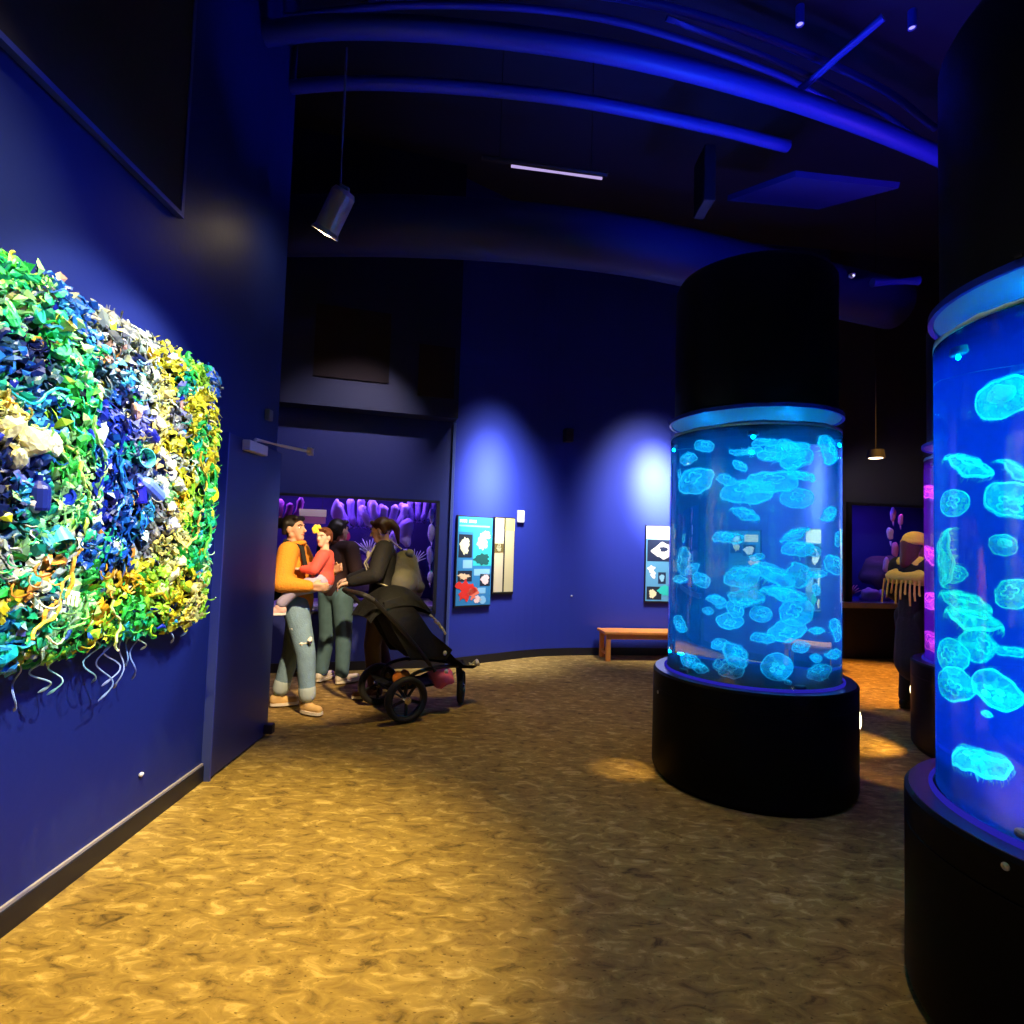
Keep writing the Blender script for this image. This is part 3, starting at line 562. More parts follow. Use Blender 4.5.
card(t, y, -W / 2 + 0.03, -0.04, 0.60, 0.88, flat('ink', (0.01, 0.02, 0.04))); blob(t, y, -0.145, 0.74, 0.065, 0.10, flat('butter', (0.80, 0.80, 0.50)), seed=1)
card(t, y, -W / 2 + 0.10, -0.03, 0.47, 0.57, flat('paleblue', 1), 'caption')
card(t, y, -W / 2 + 0.03, -0.03, 0.31, 0.44, flat('ink', 1)); blob(t, y, -0.15, 0.37, 0.075, 0.035, flat('peach', (0.85, 0.60, 0.35)), seed=4, amp=0.35)
card(t, y, 0.0, W / 2 - 0.03, 0.38, 0.46, flat('paleblue', 1), 'caption')
card(t, y, 0.09, W / 2 - 0.02, 0.25, 0.40, flat('ink', 1)); blob(t, y, 0.17, 0.33, 0.06, 0.06, flat('rose', (0.90, 0.66, 0.66)), seed=6)
blob(t, y, -0.12, 0.20, 0.12, 0.12, flat('red', (0.75, 0.03, 0.02)), seed=7, lobes=7, amp=0.4); blob(t, y, 0.0, 0.16, 0.07, 0.07, flat('coral', (0.90, 0.20, 0.12)), seed=8, lobes=6, amp=0.4); blob(t, y, 0.06, 0.09, 0.05, 0.045, flat('rose', 1), seed=9)
blob(t, y, 0.14, 0.08, 0.05, 0.05, flat('paleblue', 1), seed=10, amp=0.05, lobes=2); card(t, y, 0.06, 0.18, 0.16, 0.23, flat('paleblue', 1), 'caption')

t, W, Hh, y = board(0.595, 0.93, 0.84, 1.82, 'narrow cream info panel with two columns beside the blue info panel', 'info panel', M_dark, pbr('panel_black', (0.02, 0.02, 0.02), 0.5))
card(t, y, -W / 2 + 0.015, -0.015, 0.03, Hh - 0.015, flat('cream', (0.62, 0.55, 0.36)), 'left_column'); card(t, y, 0.01, W / 2 - 0.012, 0.03, Hh - 0.015, flat('sand', (0.58, 0.52, 0.28)), 'right_column')
card(t, y - 0.0012, 0.01, W / 2 - 0.012, Hh - 0.17, Hh - 0.02, flat('lemon', (0.80, 0.74, 0.18)), 'heading_band'); card(t, y - 0.0012, -W / 2 + 0.015, -0.015, Hh - 0.30, Hh - 0.15, flat('ivory', (0.85, 0.78, 0.62)), 'heading_band')
card(t, y - 0.0012, -W / 2 + 0.015, -0.015, 0.52, 0.64, flat('olive', (0.16, 0.12, 0.03))); blob(t, y, -0.085, 0.59, 0.035, 0.05, flat('butter', 1), seed=12); card(t, y - 0.0012, -W / 2 + 0.02, -0.02, 0.50, 0.53, flat('peach', 1), 'caption')

p, n, d = wallpoint(1.03); bm = bmesh.new(); boxmm(bm, (-0.055, -0.035, -0.08), (0.055, 0, 0.08), bevel=0.01)
o = tag(obj('thermostat', bm, MATS['white_plastic'], None, (p.x, p.y, 1.84)), 'small white box on the back wall beside the cream info panel', 'wall box'); o.rotation_euler.z = math.atan2(d.y, d.x)
bm = bmesh.new(); boxmm(bm, (-0.03, -0.037, -0.02), (0.03, -0.034, 0.05)); obj('display', bm, flat('ivory', 1), o)
p, n, d = wallpoint(1.72); s_ = thing('speaker', 'small black speaker high on the blue back wall', 'speaker', (p.x + n.x * 0.06, p.y + n.y * 0.06, 2.98), math.atan2(d.y, d.x))
bm = bmesh.new(); boxmm(bm, (-0.06, -0.06, -0.09), (0.06, 0.06, 0.09), bevel=0.012); obj('body', bm, M_dark, s_)
bm = bmesh.new(); lathe(bm, [(0, 0.061), (0.045, 0.061), (0.045, 0.066), (0.02, 0.063), (0, 0.066)], 18, Matrix.Rotation(PI / 2, 4, 'X')); obj('cone', bm, M_panel, s_)
p, n, d = wallpoint(1.85); bm = bmesh.new(); ball(bm, (p.x + n.x * 0.006, p.y + n.y * 0.006, 0.80), 0.013, 8, 6)
tag(obj('wall_stud', bm, MATS['white_plastic']), 'tiny pale dot low on the blue back wall left of the bench', 'stud')

t, W, Hh, y = board(2.885, 3.45, 0.73, 1.80, 'pale blue info panel with white jellyfish pictures above the bench, half hidden by the tank', 'info panel', M_dark, pbr('panel_sky', (0.10, 0.35, 0.60), 0.5))
card(t, y, -W / 2 + 0.016, W / 2 - 0.01, 0.88, Hh - 0.016, flat('offwhite', (0.80, 0.82, 0.80)), 'header_band')
card(t, y, -W / 2 + 0.03, W / 2 - 0.02, 0.57, 0.87, flat('midnight', (0.008, 0.02, 0.07))); blob(t, y, -0.03, 0.72, 0.13, 0.11, flat('offwhite', 1), seed=21, lobes=6); blob(t, y, -0.02, 0.74, 0.06, 0.035, flat('midnight', 1), seed=22, dy=0.0036)
blob(t, y, -0.19, 0.46, 0.05, 0.05, flat('offwhite', 1), seed=23, lobes=5); blob(t, y, -0.16, 0.38, 0.035, 0.05, flat('white', 1), seed=24, lobes=5); card(t, y, -0.09, 0.02, 0.26, 0.42, flat('midnight', 1)); blob(t, y, -0.035, 0.34, 0.035, 0.05, flat('paleblue', 1), seed=25)
card(t, y, -W / 2 + 0.03, -0.04, 0.04, 0.22, flat('ink', 1)); blob(t, y, -0.17, 0.12, 0.05, 0.06, flat('butter', 1), seed=26); blob(t, y, 0.01, 0.17, 0.09, 0.07, flat('turquoise', (0.02, 0.60, 0.52)), seed=27); card(t, y, 0.06, W / 2 - 0.03, 0.26, 0.5, flat('paleblue', 1), 'caption')

t, W, Hh, y = board(4.30, 4.86, 0.75, 1.78, 'info panel with cream pictures on the back wall, seen only through the middle tank', 'info panel', M_dark, MATS['panel_blue'])
card(t, y, -W / 2 + 0.04, -0.02, 0.86, 0.96, flat('offwhite', 1), 'header_band'); card(t, y, 0.02, W / 2 - 0.04, 0.70, 0.97, flat('ink', 1)); blob(t, y, 0.12, 0.84, 0.07, 0.11, flat('butter', 1), seed=32)
card(t, y, -0.20, 0.0, 0.66, 0.82, flat('ink', 1)); blob(t, y, -0.10, 0.74, 0.08, 0.06, flat('offwhite', 1), seed=31, lobes=6); blob(t, y, -0.17, 0.60, 0.08, 0.06, flat('blush', 1), seed=33)
card(t, y, -W / 2 + 0.05, W / 2 - 0.05, 0.08, 0.30, flat('paleblue', 1), 'caption')
# ------------------------------------------------------------------ bench
bn = thing('bench', 'low orange wooden bench against the blue back wall under the pale panel', 'bench', (2.0, 7.86, 0), math.atan2(0.13, 1.03))
M_wood = pbr('bench_wood', (0.88, 0.30, 0.05), 0.38, var=0.25, vscale=9)
bm = bmesh.new()
for k in range(4): boxmm(bm, (-0.78, -0.19 + k * 0.096, 0.345), (0.78, -0.19 + k * 0.096 + 0.09, 0.38), bevel=0.006)
obj('seat', bm, M_wood, bn)
bm = bmesh.new(); boxmm(bm, (-0.74, -0.172, 0.285), (0.74, -0.15, 0.345)); obj('front_apron', bm, M_wood, bn)
bm = bmesh.new(); boxmm(bm, (-0.74, 0.15, 0.285), (0.74, 0.172, 0.345)); obj('back_apron', bm, M_wood, bn)
for sx in (-1, 1):
    for sy in (-1, 1):
        bm = bmesh.new(); boxmm(bm, (sx * 0.72 - 0.03, sy * 0.145 - 0.027, 0), (sx * 0.72 + 0.03, sy * 0.145 + 0.027, 0.345), bevel=0.004); obj('leg', bm, M_wood, bn)
    bm = bmesh.new(); boxmm(bm, (sx * 0.72 - 0.015, -0.12, 0.07), (sx * 0.72 + 0.015, 0.12, 0.11)); obj('stretcher', bm, M_wood, bn)
# ================================================================== jellyfish tanks
def water_mat(name, scat, dens, absorb=None):
    m = bpy.data.materials.new(name); m.use_nodes = True
    nt = m.node_tree; nt.nodes.clear()
    o = nt.nodes.new('ShaderNodeOutputMaterial'); g = nt.nodes.new('ShaderNodeBsdfRefraction'); g.inputs['IOR'].default_value = 1.33; g.inputs['Roughness'].default_value = 0.0
    gl = nt.nodes.new('ShaderNodeBsdfGlossy'); gl.inputs['Roughness'].default_value = 0.03
    mx = nt.nodes.new('ShaderNodeMixShader'); mx.inputs[0].default_value = 0.03
    v = nt.nodes.new('ShaderNodeVolumeScatter'); v.inputs['Color'].default_value = (*scat, 1); v.inputs['Density'].default_value = dens
    nt.links.new(g.outputs[0], mx.inputs[1]); nt.links.new(gl.outputs[0], mx.inputs[2])
    ab = nt.nodes.new('ShaderNodeVolumeAbsorption'); ab.inputs['Color'].default_value = (*absorb[:3], 1); ab.inputs['Density'].default_value = absorb[3]
    ad = nt.nodes.new('ShaderNodeAddShader'); nt.links.new(v.outputs[0], ad.inputs[0]); nt.links.new(ab.outputs[0], ad.inputs[1])
    nt.links.new(mx.outputs[0], o.inputs['Surface']); nt.links.new(ad.outputs[0], o.inputs['Volume'])
    return m

RT, RP, ZP, ZW, ZR = 0.548, 0.633, 0.68, 2.25, 2.37
M_tube = clear_pane('acrylic', (0.96, 0.98, 1.0), 0.05, 0.05)
M_rim = pbr('rim_blue', (0.01, 0.03, 0.45), 0.3)
M_hood = pbr('canopy_black', (0.006, 0.006, 0.010), 0.35, spec=0.3)
M_fl = pbr('tank_floor_blue', (0.01, 0.03, 0.45), 0.8, spec=0.1)
M_ring = glow('base_ring_glow', (0.05, 0.04, 1.0), 0.35)  # no lamp: blue emission added so the pedestal ledge glows
T_edge = pbr('waterline', (0.55, 0.95, 1.0), 0.4)
M_led = pbr('led_body', (0.05, 0.06, 0.1), 0.4)
M_lead = glow('marker_glow', (1.0, 0.80, 0.45), 6)
def tank(c, name, label, wm, lightcol, power, canopy_label, markers, floor_mat, upl=120, upc=(0.02, 0.08, 1.0)):
    t = thing('jellyfish_tank', label, 'aquarium', (c[0], c[1], 0))
    bm = bmesh.new()
    lathe(bm, [(0, 0), (RP - 0.03, 0), (RP - 0.03, 0.03), (RP - 0.004, 0.034), (RP, 0.05), (RP, ZP - 0.12), (RP - 0.004, ZP - 0.117), (RP, ZP - 0.114), (RP, ZP - 0.012), (RP - 0.012, ZP), (RT - 0.002, ZP), (RT - 0.02, ZP - 0.01), (0, ZP - 0.01)], 96)
    ped = obj('pedestal', bm, M_black, t, smooth='sharp')
    bm = bmesh.new(); lathe(bm, [(RT - 0.001, ZP + 0.0005), (RT - 0.001, ZP + 0.003), (RP - 0.013, ZP + 0.003), (RP - 0.013, ZP + 0.0005)], 96, closed=True); obj('top_ledge', bm, pbr('ledge_gloss', (0.02, 0.02, 0.10), 0.30, spec=0.6), t)
    for az_, z in markers:
        bm = bmesh.new(); q = Matrix.Translation((RP * math.cos(az_), RP * math.sin(az_), z)) @ Vector((math.cos(az_), math.sin(az_), 0)).to_track_quat('Z', 'Y').to_matrix().to_4x4()
        lathe(bm, [(0, -0.004), (0.055, -0.004), (0.055, 0.008), (0.043, 0.012), (0.04, 0.006), (0, 0.006)], 24, q); obj('marker_light', bm, M_lead, ped)
    bm = bmesh.new(); a, zs = {'middle': (-3.06, 0.54), 'right': (-2.85, 0.65), 'far': (-2.4, 0.55)}[name]; a -= 0.16; zs += 0.15
    lathe(bm, [(0, 0), (0.011, 0), (0.011, 0.004), (0.004, 0.006), (0.004, 0.003), (0, 0.003)], 12, Matrix.Translation((RP * math.cos(a + 0.16), RP * math.sin(a + 0.16), zs - 0.15)) @ Vector((math.cos(a + .16), math.sin(a + .16), 0)).to_track_quat('Z', 'Y').to_matrix().to_4x4())
    obj('screw', bm, pbr('steel', (0.6, 0.6, 0.62), 0.3, metal=0.9), ped)
    bm = bmesh.new(); lathe(bm, [(RT, ZP), (RT, ZR), (RT - 0.008, ZR), (RT - 0.008, ZP)], 96, closed=True); obj('acrylic_tube', bm, M_tube, t, smooth='sharp')
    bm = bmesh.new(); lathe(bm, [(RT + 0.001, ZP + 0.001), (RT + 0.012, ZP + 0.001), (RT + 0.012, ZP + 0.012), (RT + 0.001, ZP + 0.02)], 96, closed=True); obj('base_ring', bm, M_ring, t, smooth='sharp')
    bm = bmesh.new(); lathe(bm, [(RT - 0.010, ZR - 0.012), (RT + 0.006, ZR - 0.012), (RT + 0.006, ZR + 0.012), (RT - 0.010, ZR + 0.012)], 96, closed=True); obj('rim', bm, M_rim, t, smooth='sharp')
    # water with a gently rippled surface
    bm = bmesh.new(); rw = RT - 0.0095
    vs = lathe(bm, [(0, ZP + 0.004), (rw, ZP + 0.004), (rw, ZW + 0.006)] + [(rw * k / 16, ZW) for k in range(15, 0, -1)] + [(0, ZW)], 96)
    for v in bm.verts:
        if v.co.z > ZW - 0.1 and v.co.xy.length < rw - 0.002:
            v.co.z += 0.012 * noise.noise(Vector((v.co.x * 9 + c[0], v.co.y * 9, 0.3)))
    wo = obj('water', bm, wm, t, smooth='sharp')
    wo['kind'] = 'stuff'
    bm = bmesh.new(); n = 120; rr = RT - 0.0088; rows = []
    for k in range(n):
        a = 2 * PI * k / n; h0 = 0.010 + 0.012 * noise.noise(Vector((3 * math.cos(a) + c[0], 3 * math.sin(a), 1.7))) + 0.006 * noise.noise(Vector((12 * math.cos(a), 12 * math.sin(a), c[1])))
        rows.append([bm.verts.new((q * math.cos(a), q * math.sin(a), z)) for q, z in ((rr, ZW + 0.004), (rr, ZW + 0.014 + h0), (rr - 0.012, ZW + 0.006))])
    for k in range(n):
        A, B = rows[k], rows[(k + 1) % n]
        for i in range(3): bm.faces.new((A[i], B[i], B[(i + 1) % 3], A[(i + 1) % 3]))
    obj('water_edge', bm, T_edge, t, smooth=True)
    bm = bmesh.new(); lathe(bm, [(0, ZP + 0.007), (rw - 0.012, ZP + 0.007), (rw - 0.012, ZP + 0.010), (0, ZP + 0.010)], 64); obj('tank_floor', bm, floor_mat, t, smooth='sharp')
    # submerged lamps: one ring under the surface, one at the floor
    n = 4
    for k in range(n):
        az_ = 2 * PI * (k + 0.5) / n + 0.4; rr = 0.42
        bm = bmesh.new(); lathe(bm, [(0, 0.02), (0.03, 0.02), (0.034, 0.0), (0.028, -0.006), (0, -0.006)], 16); obj('water_lamp', bm, M_led, t, (rr * math.cos(az_), rr * math.sin(az_), ZW - 0.04))
        point('tank_light', (c[0] + rr * math.cos(az_), c[1] + rr * math.sin(az_), ZW - 0.055), power, lightcol, 0.006)
        az_ += 0.6; rr = 0.46
        bm = bmesh.new(); lathe(bm, [(0, 0), (0.034, 0), (0.034, 0.012), (0.028, 0.018), (0, 0.018)], 16); obj('floor_lamp', bm, M_led, t, (rr * math.cos(az_), rr * math.sin(az_), ZP + 0.0105))
        spot('tank_light', (c[0] + rr * math.cos(az_), c[1] + rr * math.sin(az_), ZP + 0.04), (c[0] + 0.12 * math.cos(az_), c[1] + 0.12 * math.sin(az_), 2.0), power * 0.8, lightcol, 165, 0.8, 0.006)
    bm = bmesh.new(); lathe(bm, [(0, ZR - 0.002), (RT - 0.012, ZR - 0.002), (RT - 0.012, ZR + 0.006), (0, ZR + 0.006)], 64); obj('lid', bm, pbr('catch_plate', (0.35, 0.5, 0.6), 0.5), t)  # plate added above the water to catch blue light
    for k in range(4):
        az_ = 2 * PI * k / 4 + 0.2; point('gap_fill', (c[0] + .36 * math.cos(az_), c[1] + .36 * math.sin(az_), ZW + 0.06), power * 0.010, (0.0, 0.35, 1.0), 0.01)  # fill points added in the air gap to light the plate
    # canopy drum hanging above the rim
    h = thing('tank_canopy', canopy_label, 'canopy', (c[0], c[1], 0))
    rc = RT - 0.03
    bm = bmesh.new(); lathe(bm, [(rc, ZR + 0.03), (rc, 3.3), (rc - 0.02, 3.34), (rc - 0.05, 3.34), (rc - 0.05, ZR + 0.03)], 80, closed=True); obj('drum', bm, M_hood, h, smooth='sharp')
    bm = bmesh.new(); lathe(bm, [(0, 3.2), (rc - 0.05, 3.2), (rc - 0.05, 3.22), (0, 3.22)], 48); obj('inner_plate', bm, M_dark, h)
    for k in range(6):
        az_ = 2 * PI * k / 6 + 0.3; bm = bmesh.new(); rr = RT - 0.034; box(bm, (rr * math.cos(az_), rr * math.sin(az_), ZR + 0.0215), (0.026, 0.026, 0.016)); box(bm, ((rr + 0.02) * math.cos(az_), (rr + 0.02) * math.sin(az_), ZR + 0.019), (0.05, 0.02, 0.01), rot=Matrix.Rotation(az_, 3, 'Z')); obj('bracket', bm, M_dark, h)
    for k in range(2):
        az_ = PI * k + 1.0; bm = bmesh.new(); lathe(bm, [(0, 0), (0.06, 0), (0.07, 0.07), (0.06, 0.075), (0.055, 0.06), (0, 0.06)], 18); obj('uplight', bm, M_led, h, (0.2 * math.cos(az_), 0.2 * math.sin(az_), 3.225))
        spot('canopy_uplight', (c[0] + 0.2 * math.cos(az_), c[1] + 0.2 * math.sin(az_), 3.31), (c[0] + 0.5 * math.cos(az_), c[1] + 0.5 * math.sin(az_), 6), upl, upc, 124, 0.7, 0.05)
    if name == 'middle': spot('canopy_uplight', (c[0] - 0.3, c[1], 3.36), (-1.6, 4.0, 5.05), 110, upc, 44, 0.9, 0.05)  # extra spot added to brighten the left run of the pipes
    return t

TANKS = {1: (1.637, 3.954), 2: (2.0, 1.83), 3: (3.77, 4.37)}
tank(TANKS[1], 'middle', 'middle jellyfish tank, clear blue cylinder on a wide black drum pedestal', water_mat('water_clear', (0.01, 0.30, 1.0), 0.62, (0.0, 0.8, 1.0, 0.9)), (0.0, 0.46, 1.0), 46, 'black canopy drum above the middle tank', [(2.55, 0.45), (-0.37, 0.45)], M_black, upl=130)
tank(TANKS[2], 'right', 'nearest jellyfish tank at the right picture edge, deep glowing blue', water_mat('water_deep', (0.0, 0.03, 1.0), 1.6, (0.0, 0.72, 1.0, 2.2)), (0.0, 0.68, 1.0), 74, 'black canopy drum above the nearest tank at the right', [(1.2, 0.42)], M_fl, upl=130)
tank(TANKS[3], 'far', 'far jellyfish tank glowing magenta behind the nearest one', water_mat('water_magenta', (0.12, 0.02, 1.0), 0.7, (1.0, 0.3, 1.0, 0.4)), (0.75, 0.04, 0.95), 70, 'black canopy drum above the magenta tank', [(2.30, 0.40)], M_fl, upl=80, upc=(0.15, 0.05, 1.0))

# ------------------------------------------------------------------ moon jellies (unit bell radius; bell top along +z)
T_bell = tissue('jelly_bell', (0.80, 0.95, 1.0), 0.22, 0.55, 3.0)
T_rim = tissue('jelly_margin', (0.85, 0.97, 1.0), 0.60, 0.5)
T_gon = tissue('jelly_gonad', (0.95, 1.0, 0.95), 0.75, 0.5)
T_arm = tissue('jelly_arm', (0.85, 0.97, 1.0), 0.42, 0.55)
T_ten = tissue('jelly_tentacle', (0.85, 0.97, 1.0), 0.35, 0.5)
T_glare = tissue('gonad_glare', (1.0, 0.97, 0.97), 0.92, 0.5)
def jelly_meshes(var):
    rnd = random.Random(100 + var); H = (0.42, 0.6, 0.5, 0.33, 0.45, 0.62)[var]; seg = 40
    ph = rnd.uniform(0, 6)
    def wob(bm, amp):
        for v in bm.verts:
            r = v.co.xy.length; a = math.atan2(v.co.y, v.co.x)
            f = r * r
            v.co.z += amp * f * math.sin(3 * a + ph) + 0.5 * amp * f * math.sin(8 * a + ph * 2)
            s = 1 + 0.4 * amp * f * math.sin(2 * a + ph); v.co.x *= s; v.co.y *= s
    out = {}
    prof = [(0, H)] + [(math.sin(PI / 2 * k / 9) , H * math.cos(PI / 2 * k / 9) ** 0.9) for k in range(1, 9)] + [(1.0, 0.0), (0.98, -0.07), (0.88, -0.05), (0.7, H * 0.30), (0.45, H * 0.50), (0.2, H * 0.58), (0, H * 0.60)]
    bm = bmesh.new(); lathe(bm, prof, seg); wob(bm, 0.10); out['bell'] = (bm, T_bell)
    bm = bmesh.new(); lathe(bm, [(0.955, 0.06), (1.0, 0.03), (1.015, -0.03), (0.985, -0.085), (0.945, -0.06)], seg, closed=True); wob(bm, 0.10); out['margin'] = (bm, T_rim)
    bm = bmesh.new()
    for k in range(4):
        a = PI / 2 * k + 0.4; cx, cy_ = 0.29 * math.cos(a), 0.29 * math.sin(a)
        pts = [(cx + 0.17 * math.cos(a + b2), cy_ + 0.17 * math.sin(a + b2), H * 0.62) for b2 in [(-2.2 + 4.4 * i / 10) for i in range(11)]]
        tube(bm, pts, [0.03] + [0.055] * 9 + [0.03], seg=6, flat=0.6)
        if var in (4, 5): ball(bm, (cx, cy_, H * 0.58), (0.16, 0.16, 0.05), 10, 6)
    if var == 5: ball(bm, (0, 0, H * 0.5), (0.5, 0.46, 0.22), 16, 8)  # white core put in place of lamp reflections in the bell
    out['gonads'] = (bm, T_glare if var == 5 else T_gon)
    bm = bmesh.new(); La = (0.55, 0.9, 1.25, 0.5, 0.8, 0.9)[var]
    for k in range(4):
        a = PI / 2 * k; n = 9; prev = None
        for i in range(n + 1):
            t = i / n; r = 0.10 + 0.25 * t; wd = 0.13 * (1 - t) + 0.02; z = H * 0.45 - La * t; tw = 0.5 * math.sin(t * 7 + k)
            c = Vector((r * math.cos(a + 0.3 * t), r * math.sin(a + 0.3 * t), z)); s = Vector((-math.sin(a + tw), math.cos(a + tw), 0.3 * math.sin(9 * t + k))) * wd
            cur = (bm.verts.new(c - s), bm.verts.new(c + Vector((math.cos(a), math.sin(a), 0)) * 0.05 * math.sin(12 * t)), bm.verts.new(c + s))
            if prev:
                bm.faces.new((prev[0], prev[1], cur[1], cur[0])); bm.faces.new((prev[1], prev[2], cur[2], cur[1]))
            prev = cur
    bmesh.ops.solidify(bm, geom=bm.faces[:], thickness=0.012)
    out['oral_arms'] = (bm, T_arm)
    bm = bmesh.new(); nt_ = 44
    for k in range(nt_):
        a = 2 * PI * k / nt_; l = 0.16 + 0.14 * rnd.random(); b2 = rnd.uniform(-0.1, 0.1)
        tube(bm, [(math.cos(a), math.sin(a), -0.05), (1.03 * math.cos(a + b2 * .5), 1.03 * math.sin(a + b2 * .5), -0.05 - l * .5), (0.98 * math.cos(a + b2), 0.98 * math.sin(a + b2), -0.05 - l)], [0.012, 0.009, 0.004], seg=3)
    wob(bm, 0.10); out['tentacles'] = (bm, T_ten)
    res = {}
    for k, (b_, mt) in out.items():
        bmesh.ops.recalc_face_normals(b_, faces=b_.faces); me = bpy.data.meshes.new(k); b_.to_mesh(me); b_.free(); me.materials.append(mt)
        for p in me.polygons: p.use_smooth = True
        res[k] = me
    return res
JM = {v: jelly_meshes(v) for v in range(6)}
def tank_group(t): return {1: 'moon jellies in the middle tank', 2: 'moon jellies in the nearest tank', 3: 'jellies in the far magenta tank'}[t]
protos = {}
for (tk, x_, y_, z_, rad, ax, ay, az_, var, lab) in JELLIES:
    if var not in protos:
        root = bpy.data.objects.new('moon_jelly', None); COL.objects.link(root); root.empty_display_size = 0.05
        for k, me in JM[var].items():
            c = bpy.data.objects.new(k, me); COL.objects.link(c); c.parent = root
        protos[var] = root
    else:
        src = protos[var]; root = src.copy(); COL.objects.link(root)
        for ch in src.children:
            c = ch.copy(); COL.objects.link(c); c.parent = root
    root.location = (x_, y_, z_)
    qd = Vector((ax, ay, az_)).to_track_quat('Z', 'Y')
    root.rotation_mode = 'QUATERNION'; root.rotation_quaternion = qd; root.scale = (rad, rad, rad)
    root['label'] = lab; root['category'] = 'jellyfish'; root['group'] = tank_group(tk)
# ================================================================== artwork of plastic debris on the left wall
PAL = dict(blue='1460c8', cream='e6e07c', gold='e0b020', green='2fbf4a', grey='8c9494', lav='7f88d8', lime='9cdc30', mint='20d088', navy='0c2060', orange='e8a040', pale='98e490',
           pink='d8a898', royal='1030c0', sky='30a0e0', slate='3a6a80', teal='10a088', white='ccdcca', yellow='e8e030')
APTS = []
for s in ART_POINTS.split(';'):
    a, b_, k = s.split(); APTS.append((float(a), float(b_), k))
arnd = random.Random(31)
def art_colour(y, z):
    y2 = y + arnd.gauss(0, 0.022); z2 = z + arnd.gauss(0, 0.022)
    if y2 < 1.9:                                            # the strip left of the picture edge carries on in the same colours
        y2 = 3.8 - y2
        y2 = min(y2, 2.3)
    best = min(APTS, key=lambda p: (p[0] - y2) ** 2 + 1.3 * (p[1] - z2) ** 2)
    k = best[2]
    if arnd.random() < 0.07: k = arnd.choice(list(PAL))
    c = hexc(PAL[k]); f = arnd.uniform(0.42, 1.08)
    return tuple(min(1, max(0, v * f * arnd.uniform(0.9, 1.1))) for v in c)
am = bpy.data.materials.new('plastic_scrap'); am.use_nodes = True
b = am.node_tree.nodes['Principled BSDF']; b.inputs['Roughness'].default_value = 0.38; b.inputs['Specular IOR Level'].default_value = 0.5
at = am.node_tree.nodes.new('ShaderNodeVertexColor'); at.layer_name = 'paint'; am.node_tree.links.new(at.outputs[0], b.inputs['Base Color'])
def painted(name, bm, parent, smooth=False):
    o = obj(name, bm, am, parent, smooth=smooth); return o
def setcol(bm, fs, c):
    ly = bm.loops.layers.float_color.get('paint') or bm.loops.layers.float_color.new('paint')
    for f in fs:
        for l in f.loops: l[ly] = (*c, 1)
def art_depth(y, z):
    """how far the heap bulges off the wall"""
    e = min((3.36 - y) / 0.12, (z - 0.98) / 0.12, (2.46 - z) / 0.10, 1.0)
    return 0.05 + 0.08 * max(0, e) ** 0.6 + 0.03 * noise.noise(Vector((y * 4, z * 4, 2)))
def art_inside(y, z):
    if not (1.25 < y < 3.34 and 1.0 < z < 2.42): return False
    if y > 3.18 and z < 1.16 and (y - 3.18) ** 2 + (z - 1.16) ** 2 > 0.16 ** 2: return False
    if y > 3.2 and z > 2.3 and (y - 3.2) + (z - 2.3) > 0.2: return False
    return True
def flow(y, z):
    """direction the pieces follow: rings round the two eyes of the design"""
    c = (2.05, 1.75) if y < 2.62 else (2.95, 1.78)
    return math.atan2(z - c[1], y - c[0]) + PI / 2
def frame_at(y, z, tilt=0.5, ang=None):
    a = (flow(y, z) if ang is None else ang) + arnd.gauss(0, 0.45)
    t = Vector((0, math.cos(a), math.sin(a))); n = Vector((1, arnd.gauss(0, tilt), arnd.gauss(0, tilt))).normalized()
    t = (t - n * t.dot(n)).normalized(); s = n.cross(t)
    return t, s, n
bm = bmesh.new(); LY = bm.loops.layers.float_color.new('paint')
def strip(bm, p, t, s, n, L, Wd, curl, twist, col, seg=5, th=0.003):
    rows = []
    for i in range(seg + 1):
        u = i / seg - 0.5; q = p + t * (L * u) + n * (curl * (0.25 - u * u) * 4 * L * 0.35) + s * (0.12 * L * math.sin(u * 5 + twist))
        w_ = Wd * (0.5 - 0.18 * abs(u) * 2) * (1 + 0.25 * math.sin(9 * u + twist)); ss = (s * math.cos(twist * u) + n * math.sin(twist * u))
        rows.append((bm.verts.new(q - ss * w_), bm.verts.new(q + n * th), bm.verts.new(q + ss * w_)))
    fs = []
    for a, b_ in zip(rows[:-1], rows[1:]):
        for k in range(2): fs.append(bm.faces.new((a[k], a[k + 1], b_[k + 1], b_[k])))
    setcol(bm, fs, col)
def shard(bm, p, t, s, n, r, col):
    k = arnd.randint(4, 6); rim = []; c = bm.verts.new(p + n * r * arnd.uniform(0.15, 0.6))
    for i in range(k):
        a = 2 * PI * i / k + arnd.uniform(-0.3, 0.3); rr = r * arnd.uniform(0.6, 1.25)
        rim.append(bm.verts.new(p + t * (rr * 1.3 * math.cos(a)) + s * (rr * math.sin(a)) + n * arnd.uniform(-0.3, 0.3) * r))
    setcol(bm, [bm.faces.new((c, rim[i], rim[(i + 1) % k])) for i in range(k)], col)
def coil(bm, p, t, s, n, r, col):
    pts = [p + t * (r * math.cos(a)) + s * (r * 0.8 * math.sin(a)) + n * (0.01 * a) for a in [0.9 * i for i in range(arnd.randint(5, 9))]]
    f0 = len(bm.faces); vs = tube(bm, pts, r * 0.2, seg=4); setcol(bm, list({f for v in vs for f in v.link_faces}), col)
N = 0
